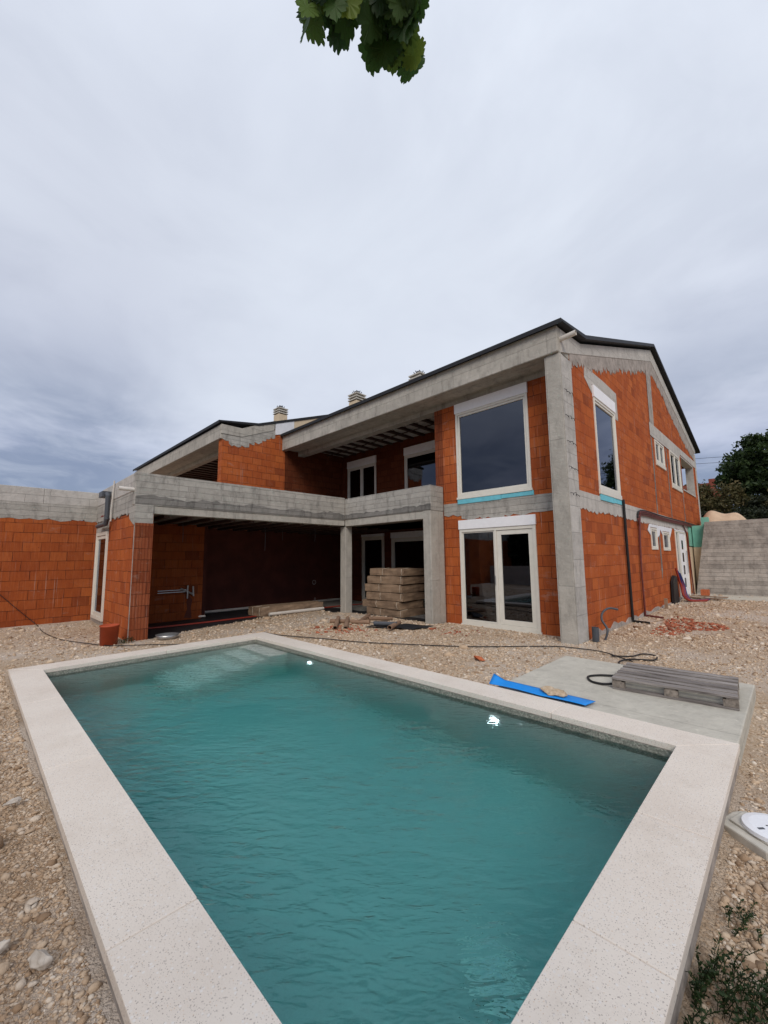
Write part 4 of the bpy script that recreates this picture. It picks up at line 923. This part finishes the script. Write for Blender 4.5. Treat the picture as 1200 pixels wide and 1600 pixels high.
# stack of flat cardboard packages
def pack(x0, x1, y0, y1, z0, z1, rot, seed, label, name='cardboard_package', cat='package', group='packages stacked in the porch'):
    r = random.Random(seed); root = thing(name, label, cat, ((x0 + x1) / 2, (y0 + y1) / 2, z0), group)
    bmv = MB(); n1, n2, n3 = 14, 8, 3
    def face(f, a, b):
        vs = [f(i / a, j / b) for i in range(a + 1) for j in range(b + 1)]
        bmv.add(vs, [(i * (b + 1) + j, (i + 1) * (b + 1) + j, (i + 1) * (b + 1) + j + 1, i * (b + 1) + j + 1) for i in range(a) for j in range(b)])
    cx, cy = (x0 + x1) / 2, (y0 + y1) / 2; ca, sa = math.cos(rot), math.sin(rot); ph = r.uniform(0, 6)
    def w_(x, y, z):
        u = (x - x0) / (x1 - x0); v = (y - y0) / (y1 - y0); t = (z - z0) / (z1 - z0)
        bulge = 4 * t * (1 - t) * .003
        dx = (-bulge if u < .5 else bulge) * (1 if u in (0, 1) else 0); dy = (-bulge if v < .5 else bulge) * (1 if v in (0., 1.) else 0)
        dz = .012 * math.sin(u * 9 + ph) * math.sin(v * 5 + ph) * (1 if t == 1 else 0) - .02 * (t == 1) * max(0, abs(u - .5) * 2 - .8) * 5 * (.5 + .5 * math.sin(ph))
        dx += .008 * math.sin(z * 31 + y * 7 + ph); dy += .007 * math.sin(z * 27 + x * 6 + ph * 2)
        x += dx; y += dy; z += dz
        return (cx + (x - cx) * ca - (y - cy) * sa, cy + (x - cx) * sa + (y - cy) * ca, z)
    L1 = lambda a, b, t: a + (b - a) * t
    face(lambda u, v: w_(L1(x0, x1, u), y0, L1(z0, z1, v)), n1, n3); face(lambda u, v: w_(L1(x1, x0, u), y1, L1(z0, z1, v)), n1, n3)
    face(lambda u, v: w_(x0, L1(y1, y0, u), L1(z0, z1, v)), n2, n3); face(lambda u, v: w_(x1, L1(y0, y1, u), L1(z0, z1, v)), n2, n3)
    face(lambda u, v: w_(L1(x0, x1, u), L1(y0, y1, v), z1), n1, n2); face(lambda u, v: w_(L1(x0, x1, u), L1(y1, y0, v), z0), n1, n2)
    link('carton', bmv, 'cardboard', root)
    for q in (.42, .97):
        x = L1(x0, x1, q) - .02; link('tape', MB().tube([w_(x, y0 - .008, z0 + .02), w_(x + .01, y0 - .035, (z0 + z1) / 2), w_(x - .01, y0 - .006, z1 - .01), w_(x, y0 + .3, z1 + .012)], .009, 5), 'tape', root)
    return root
lbs = ['lowest cardboard package in the porch stack', 'second cardboard package from the bottom of the porch stack, corner bulging out', 'third cardboard package from the bottom of the porch stack',
       'third cardboard package from the top of the porch stack', 'second cardboard package from the top of the stack, torn and crumpled', 'topmost cardboard package of the stack under the porch']
z = -.02
for i, h in enumerate((.22, .24, .25, .25, .25, .23)):
    j = [.04, -.18, .03, -.04, .08, .20][i]; pack(-9.75 + j, -8.22 + j * .3, 8.98, 10.05, z, z + h - .022, random.uniform(-.05, .05), i, lbs[i]); z += h
pack(-12.25, -11.5, 6.25, 8.6, .0, .26, .02, 33, 'long brown cardboard package lying on the black terrace floor', 'long_package', 'package', None)
tag(link('foil_roll', MB().tube([(-11.40, 6.5, .06), (-11.36, 8.5, .06)], .05, 10), 'white_pipe', None), 'thin white film roll beside the long package on the terrace floor', 'roll')
tag(link('metal_basin', MB().lathe((-9.95, 3.18, -.01), [(0, .02), (.16, .02), (.22, .10), (.24, .10), (.18, .0), (0, 0)], 24), 'metal', None, smooth=True), 'shallow grey metal basin at the foot of the block pier', 'basin')
# items by the entrance door
hs_ = thing('hose_bundle', 'bundle of red and blue hoses leaning by the entrance door', 'hoses', (-2.95, 18.3, .05))
for k, (m, dy) in enumerate((('red', 0), ('red', .25), ('blue', .45), ('blue', .1), ('red', -.2))):
    link('hose', MB().tube([(-3.0, 18.2 + dy, .85 + .1 * k), (-2.92, 18.4 + dy, .6), (-2.85, 18.3 + dy, .25), (-2.7, 18.5 + dy * .5, .08), (-2.3, 19 + dy, .07)], .035, 6, smooth=True), m, hs_)
tag(link('black_mat', MB().prism('X', [(17.2, .05), (18.1, .05), (18.0, .95), (17.6, 1.0), (17.3, .8)], -3.06, -2.98), 'black', None), 'black rubber panel leaning on the gable wall left of the hoses', 'panel')
tag(link('clay_block', MB().box(-2.72, -2.46, 20.9, 21.25, .09, .32), 'redbit', None, bevel=.01), 'single orange clay block standing by the door at the foot of the tall concrete wall', 'block')
for k, (a, b) in enumerate((((-2.9, 19.8), (-2.0, 19.5)), ((-2.8, 20.1), (-1.9, 20.0)))):
    dx = b[0] - a[0]; ang = math.atan2(b[1] - a[1], dx); cx, cy = (a[0] + b[0]) / 2, (a[1] + b[1]) / 2
    tag(link('plank', MB().box(cx - .55, cx + .55, cy - .1, cy + .1, .08 + .03 * k, .11 + .03 * k, ang, (cx, cy)), 'timber', None), ['site plank on the ground in front of the entrance door, nearer one', 'site plank on the ground in front of the entrance door, farther one'][k], 'plank')
tag(link('wood_stake', MB().box(-2.98, -2.90, 15.6, 15.68, 0, .35), 'timber', None), 'short pale wood stake at the foot of the gable wall', 'stake')
# red clay rubble
n = 700; a = rng.uniform(0, 6.28, n); rr = np.sqrt(rng.uniform(0, 1, n)); rr = rr * (1 + .35 * np.sin(a * 3 + 1)); x = -1.95 + rr * np.cos(a) * .58; y = 12.3 + rr * np.sin(a) * 1.4
V_, F = stones_mesh(np.stack([x, y, gz(x, y) ], -1), .030 * np.exp(rng.normal(0, .4, n)), .5, 21)
struct(np_mesh('clay_rubble', V_, F, 'redstone'), 'stuff')
n = 160; x = -7.9 + rng.normal(0, .45, n); y = 6.5 + rng.normal(0, .35, n); x2 = -5.7 + rng.normal(0, .35, n // 3); y2 = 7.9 + rng.normal(0, .25, n // 3)
x = np.concatenate([x, x2]); y = np.concatenate([y, y2]); ok = free(x, y); x, y = x[ok], y[ok]
V_, F = stones_mesh(np.stack([x, y, gz(x, y)], -1), .026 * np.exp(rng.normal(0, .45, len(x))), .6, 22)
struct(np_mesh('clay_chips', V_, F, 'redstone'), 'stuff')

# ------------------------------------------------------------------ retaining wall, footing, upper ground
YR = 22.0
rw = link('retaining_wall', MB().prism('Y', [(-3.02, .0), (14, .0), (14, 3.12), (-2.50, 3.12)], YR, YR + .35), 'conc_retain', None, bevel=.01)
tag(rw, 'tall plank marked concrete retaining wall behind the yard on the right', 'wall')
ft = link('wall_footing', MB().box(-2.95, 14, 19.9, YR - .002, -.15, .075), 'slab', None, bevel=.01); tag(ft, 'pale concrete strip at the foot of the retaining wall', 'footing')
def hill():
    xs = np.concatenate([[-80, -40, -20, -8, -3.0], np.arange(-2.4, 14, .8), [20, 40, 80, 160]]); ys = np.concatenate([[22.34, 23, 24, 25.6, 27, 29, 32, 36, 42, 50, 65, 90, 140, 260]])
    X, Y = np.meshgrid(xs, ys, indexing='ij'); Z = 2.95 + .1 * fbm2(X, Y, 40, .5, 3) + np.clip(Y - 30, 0, 200) * .035
    Z = np.where((X < -2.9) & (Y < 26.5), -.2, Z)
    nx, ny = X.shape; V_ = np.stack([X, Y, Z], -1).reshape(-1, 3); i, j = np.meshgrid(np.arange(nx - 1), np.arange(ny - 1), indexing='ij'); a = i * ny + j
    F = np.stack([a, a + ny, a + ny + 1, a + 1], -1).reshape(-1, 4); struct(np_mesh('hillside', V_, F, 'earth', smooth=True))
hill()
def heap():
    n = 40; xs = np.linspace(-2.95, 0.2, n); ys = np.linspace(22.6, 27.5, n); X, Y = np.meshgrid(xs, ys, indexing='ij')
    Z = 2.55 + 1.18 * np.exp(-((X + 2.6) / .55) ** 2 - ((Y - 25) / 1.3) ** 2) + 1.05 * np.exp(-((X + 1.65) / .62) ** 2 - ((Y - 25.2) / 1.3) ** 2) + .03 * fbm2(X, Y, 50, 5, 3)
    V_ = np.stack([X, Y, Z], -1).reshape(-1, 3); i, j = np.meshgrid(np.arange(n - 1), np.arange(n - 1), indexing='ij'); a = i * n + j
    F = np.stack([a, a + n, a + n + 1, a + 1], -1).reshape(-1, 4); o = np_mesh('sand_heap', V_, F, 'sand', smooth=True); tag(o, 'pale sand heap behind the top of the retaining wall', 'sand heap')
heap()

# ------------------------------------------------------------------ vegetation
def leaves(blobs, n, size, seed, droop=0.0, shell=.55):
    """many leaf quads spread through lumpy ellipsoid volumes"""
    r = np.random.default_rng(seed); w_ = np.array([b[3] * b[4] * b[5] for b in blobs]) ** .7; w_ /= w_.sum()
    k = r.choice(len(blobs), n, p=w_); B = np.array(blobs)[k]
    d = r.normal(size=(n, 3)); d /= np.linalg.norm(d, axis=1)[:, None]
    lump = 1 + .22 * np.sin(d[:, 0] * 7 + k) * np.sin(d[:, 1] * 6 + 2 * k) + .15 * np.sin(d[:, 2] * 9 + k)
    rad = (shell + (1 - shell) * r.uniform(0, 1, n)) * lump * np.where(r.uniform(0, 1, n) < .06, 1.15, 1)
    Pp = B[:, :3] + d * rad[:, None] * B[:, 3:6]
    a = r.normal(size=(n, 3)); a /= np.linalg.norm(a, axis=1)[:, None]; b = np.cross(a, r.normal(size=(n, 3))); b /= np.linalg.norm(b, axis=1)[:, None]
    s = size * r.uniform(.6, 1.4, n)[:, None]
    V_ = np.stack([Pp - a * s, Pp + b * s * .45, Pp + a * s, Pp - b * s * .45], 1).reshape(-1, 3)
    return V_, np.arange(n * 4).reshape(-1, 4)
def tree(name, label, cat, base, blobs, n, size, mat, seed, trunk_r=.2, limbs=5, group=None):
    t = thing(name, label, cat, base, group); b0 = Vector(base); cen = Vector(np.mean([b[:3] for b in blobs], 0))
    tb = MB(); mid = b0 + (cen - b0) * .45; tb.tube([b0 - Vector((0, 0, .3)), b0 + (mid - b0) * .5 + Vector((.05, .03, 0)), mid], trunk_r, 8, r1=trunk_r * .7)
    r = random.Random(seed)
    for k in range(limbs):
        bl = Vector(r.choice(blobs)[:3]); e_ = mid + (bl - mid) * .9; tb.tube([mid - Vector((0, 0, .1)), mid + (e_ - mid) * .5 + Vector((r.uniform(-.3, .3), 0, r.uniform(0, .3))), e_], trunk_r * .45, 6, r1=trunk_r * .12, smooth=True)
    link('trunk', tb, 'bark', t)
    V_, F = leaves(blobs, n, size, seed); np_mesh('crown', V_, F, mat, t); return t
tree('broadleaf_tree', 'large dark green broadleaf tree standing on the hillside right of the house', 'tree', (-.6, 36, 3.2),
     [(-1.9, 35.5, 7.4, 1.1, 1.4, 1.0), (-.6, 36, 8.2, 1.6, 1.8, 1.25), (.7, 36, 8.3, 1.5, 1.8, 1.35), (-1.2, 36, 6.2, 1.6, 1.8, 1.2), (.6, 35.5, 6.4, 2.0, 1.8, 1.3), (2.2, 36, 8.2, 1.8, 2, 1.8), (2.6, 36, 6.2, 2.2, 2, 1.6), (-2.7, 35.5, 6.6, .6, .9, .45), (-1.1, 35.5, 9.05, .55, .9, .5), (.2, 35.5, 9.3, .6, .9, .45)], 30000, .13, 'leaf', 3, .28, 9)
hz = [((-3.95, 34, 3.1), 1.0, 3.1, 'leaf_olive'), ((-2.5, 33.5, 3.1), 1.2, 2.9, 'leaf_olive'), ((-1.0, 33, 3.1), 1.2, 2.0, 'leaf_dark'), ((.4, 32.5, 3.1), 1.2, 2.4, 'leaf_olive'), ((2.2, 33, 3.1), 1.5, 2.6, 'leaf_dark'), ((-3.3, 30.5, 3.0), .9, 1.15, 'leaf_dark'), ((-1.6, 30, 3.0), 1.1, 1.1, 'leaf_dark'), ((.2, 30, 3.0), 1.1, 1.2, 'leaf_dark')]
hl = ['olive brown shrub next to the rear corner of the house', 'olive brown shrub below the left side of the big tree', 'dark shrub directly below the big tree', 'brownish tall shrub under the right side of the big tree', 'dark shrub at the right edge of the photo below the tree',
      'low dark shrub behind the left sand heap', 'low dark shrub behind the right sand heap', 'low dark shrub behind the retaining wall at the right']
for i, ((x, y, z), r_, h_, m_) in enumerate(hz):
    tree('shrub', hl[i], 'shrub', (x, y, z), [(x, y, z + h_ * .55, r_, 1.0, h_ * .5), (x - r_ * .5, y, z + h_ * .35, r_ * .7, .9, h_ * .4), (x + r_ * .5, y, z + h_ * .4, r_ * .7, .9, h_ * .42), (x + .2, y, z + h_ * .85, r_ * .5, .6, h_ * .22)], 6000, .10, m_, 60 + i, .07, 4, 'shrubs on the hillside')
# far red roofed house and power lines
fh = thing('far_house', 'small red tiled house roof far behind between the house corner and the tree', 'house', (-7, 60, 4))
link('wall', MB().box(-11, -4.9, 58, 64, 3.5, 8.2), 'farwall', fh)
rf = link('roof', MB().prism('Y', [(-11.4, 8.15), (-4.5, 8.15), (-5.6, 9.75), (-9.5, 9.75)], 57.5, 64.5), 'tile_roof', fh)
link('chimney', MB().box(-5.95, -5.35, 59, 59.6, 9.3, 10.4), 'tile_roof', rf)
for k, (z0, lb) in enumerate(((9.35, 'upper thin power line against the sky behind the house'), (8.93, 'lower thin power line against the sky behind the house'))):
    tag(link('power_line', MB().tube([(-14, 40.5, z0 + .9), (-9, 40.2, z0 + .45), (-4.6, 40, z0 - .02), (0, 40, z0 - .3), (9, 40, z0)], .016, 4, smooth=True), 'black', None), lb, 'power line')

# low wall and trees behind the photographer (seen mirrored in the glass)
bw = link('garden_wall', MB().box(-20, 6, -6.3, -6.0, -.1, 1.15), 'conc_light', None); tag(bw, 'low grey concrete garden wall mirrored in the sliding door', 'wall')
for i, x in enumerate((-13.5, -8.5, -3.5)):
    tree('garden_tree', ['dark tree behind the garden wall at its far end', 'dark tree behind the middle of the garden wall', 'dark tree behind the near end of the garden wall'][i], 'tree', (x, -10, 0),
         [(x, -10, 3.0, 2.3, 1.8, 1.5), (x - 1.3, -10.3, 2.0, 1.6, 1.5, 1.3), (x + 1.4, -9.8, 2.1, 1.7, 1.5, 1.4)], 2500, .32, 'leaf_dark', 90 + i, .2, 4, 'trees behind the garden wall')

# overhanging fig branch, trunk beside the photographer
LOBE = [(0, 0), (.10, -.14), (.26, -.20), (.34, -.12), (.32, -.04), (.44, -.02), (.50, .07), (.42, .13), (.52, .22), (.52, .33), (.40, .35), (.42, .48), (.33, .55), (.24, .50), (.24, .66), (.15, .74), (.09, .71), (.05, .82), (.0, .86)]
LOBE = LOBE + [(-x * .97, y) for x, y in LOBE[-2:0:-1]]
def lobed(P0, s, nrm, up, seed, mb):
    r = random.Random(seed); z = Vector(nrm).normalized(); y = (Vector(up) - z * Vector(up).dot(z)).normalized(); x = y.cross(z); vs = []
    cup = r.uniform(-.25, .3)
    for (a, b) in [(0, .25)] + LOBE:
        a2 = a * (1 + r.uniform(-.08, .08)); b2 = b * (1 + r.uniform(-.06, .06)); d = cup * (a2 * a2 + (b2 - .3) ** 2) + r.uniform(-.02, .02)
        vs.append(Vector(P0) + (x * a2 + y * b2 + z * d) * s)
    n = len(LOBE); mb.add(vs, [(0, i + 1, (i + 1) % n + 1) for i in range(n)])
fg = thing('fig_tree', 'dark green lobed leaves hanging from a branch at the top of the photo', 'tree', (2.7, -2.9, 0))
tk = MB().tube([(2.7, -2.9, -.1), (2.62, -2.85, 1.2), (2.4, -2.6, 2.3), (1.9, -2.0, 3.1), (1.1, -1.1, 3.55), (.3, -.2, 3.6), (-.25, .33, 3.45), (-.62, .55, 3.24)], .10, 10, r1=.010, smooth=True)
tk.tube([(-.25, .33, 3.45), (-.5, .55, 3.22), (-.62, .66, 3.08)], .014, 6, r1=.006, smooth=True)
tk.tube([(2.4, -2.6, 2.3), (2.9, -3.0, 3.2), (3.2, -3.2, 4.1)], .06, 8, r1=.02, smooth=True)
link('trunk', tk, 'bark', fg)
cds = []
import itertools
rc = R3
def cray(px, py): return (rc @ Vector(((px - 600) / 636, -(py - 800) / 636, -1))).normalized()
r = random.Random(5); lm = MB(); pet = MB()
# hanging clusters: left one short, right one long (world positions 1.4-1.7 m from the eye)
for k in range(125):
    if k < 44: u = r.uniform(480, 560); v = r.uniform(-60, 45 - abs(u - 520) * .4)
    elif k < 98: u = r.uniform(580, 648); v = r.uniform(-60, 100)
    else: u = r.uniform(545, 655); v = r.uniform(-80, 15)
    p = Vector((0, 0, 1.7)) + cray(u, v) * r.uniform(1.42, 1.68)
    nn = Vector((r.uniform(-.8, .8), -1 + r.uniform(-.6, .6), r.uniform(-.5, .35))); up = Vector((r.uniform(-.35, .35), r.uniform(-.35, .35), -1))
    nn = Vector((.5, -.75, -.3)) + Vector((r.uniform(-.8, .8), r.uniform(-.8, .8), r.uniform(-.5, .5)))
    lobed(p, r.uniform(.05, .085), nn, up, k, lm)
    tgt = Vector((-.62, .60, 3.2)) if u > 570 else Vector((-.66, .42, 3.28))
    pet.tube([p, p + (tgt - p) * .5 + Vector((r.uniform(-.03, .03), r.uniform(-.03, .03), .03)), tgt], .0022, 4)
link('petioles', pet, 'leaf_weed', fg)
lo_ = link('foliage', lm, 'leaf_vine', fg)
V_, F = leaves([(2.9, -3.0, 4.1, 1.1, 1.1, .7), (2.0, -2.6, 3.9, .8, .8, .5), (3.5, -3.0, 4.5, .8, .9, .6)], 3500, .10, 71); np_mesh('crown', V_, F, 'leaf', fg)

# weeds
def weed(name, label, c, R_, n, h, seed, group='weeds in the gravel'):
    r = random.Random(seed); t = thing(name, label, 'weed', (c[0], c[1], c[2] if len(c) > 2 else 0), group); st_ = MB(); lf_ = MB()
    for k in range(n):
        a = r.uniform(0, 6.28); q = R_ * math.sqrt(r.random()); x = max(c[0] + q * math.cos(a) * .6, -.43 if c[0] > -2 else -99); y = c[1] + q * math.sin(a); z0 = float(gz(np.array(x), np.array(y))); hh = h * r.uniform(.5, 1.1)
        dx, dy = (r.uniform(-.12, .8) if c[0] > -2 else r.uniform(-.6, .6)) * hh, r.uniform(-.6, .6) * hh; pts = [Vector((x, y, z0)), Vector((x + dx * .4, y + dy * .4, z0 + hh * .6)), Vector((x + dx, y + dy, z0 + hh))]
        st_.tube(pts, .0016, 4)
        for m in range(16):
            tt = .15 + .85 * m / 16; p = pts[0].lerp(pts[1], tt * 2) if tt < .5 else pts[1].lerp(pts[2], tt * 2 - 1)
            d = Vector((r.uniform(-1, 1), r.uniform(-1, 1), r.uniform(-.2, .8))).normalized(); s = Vector((r.uniform(-1, 1), r.uniform(-1, 1), r.uniform(-1, 1))).cross(d).normalized(); ln = r.uniform(.010, .024)
            lf_.add([p, p + d * ln * .5 + s * ln * .22, p + d * ln, p + d * ln * .5 - s * ln * .22], [(0, 1, 2, 3)])
    link('stems', st_, 'leaf_weed', t); link('leaves', lf_, 'leaf_weed', t)
weed('weed', 'dense dark green weed growing against the right pool rim at the bottom', (-.29, 2.12, -.05), .38, 220, .14, 1)
weed('weed', 'small thin weed beside the right pool rim above the dense one', (-.33, 2.75, -.05), .12, 14, .10, 2)
weed('weed', 'loose weed at the lower right corner of the photo', (-.12, 2.35, -.05), .22, 40, .12, 4)
weed('weed', 'low green weed at the foot of the block pier', (-10.05, 2.36, 0), .22, 40, .12, 3)
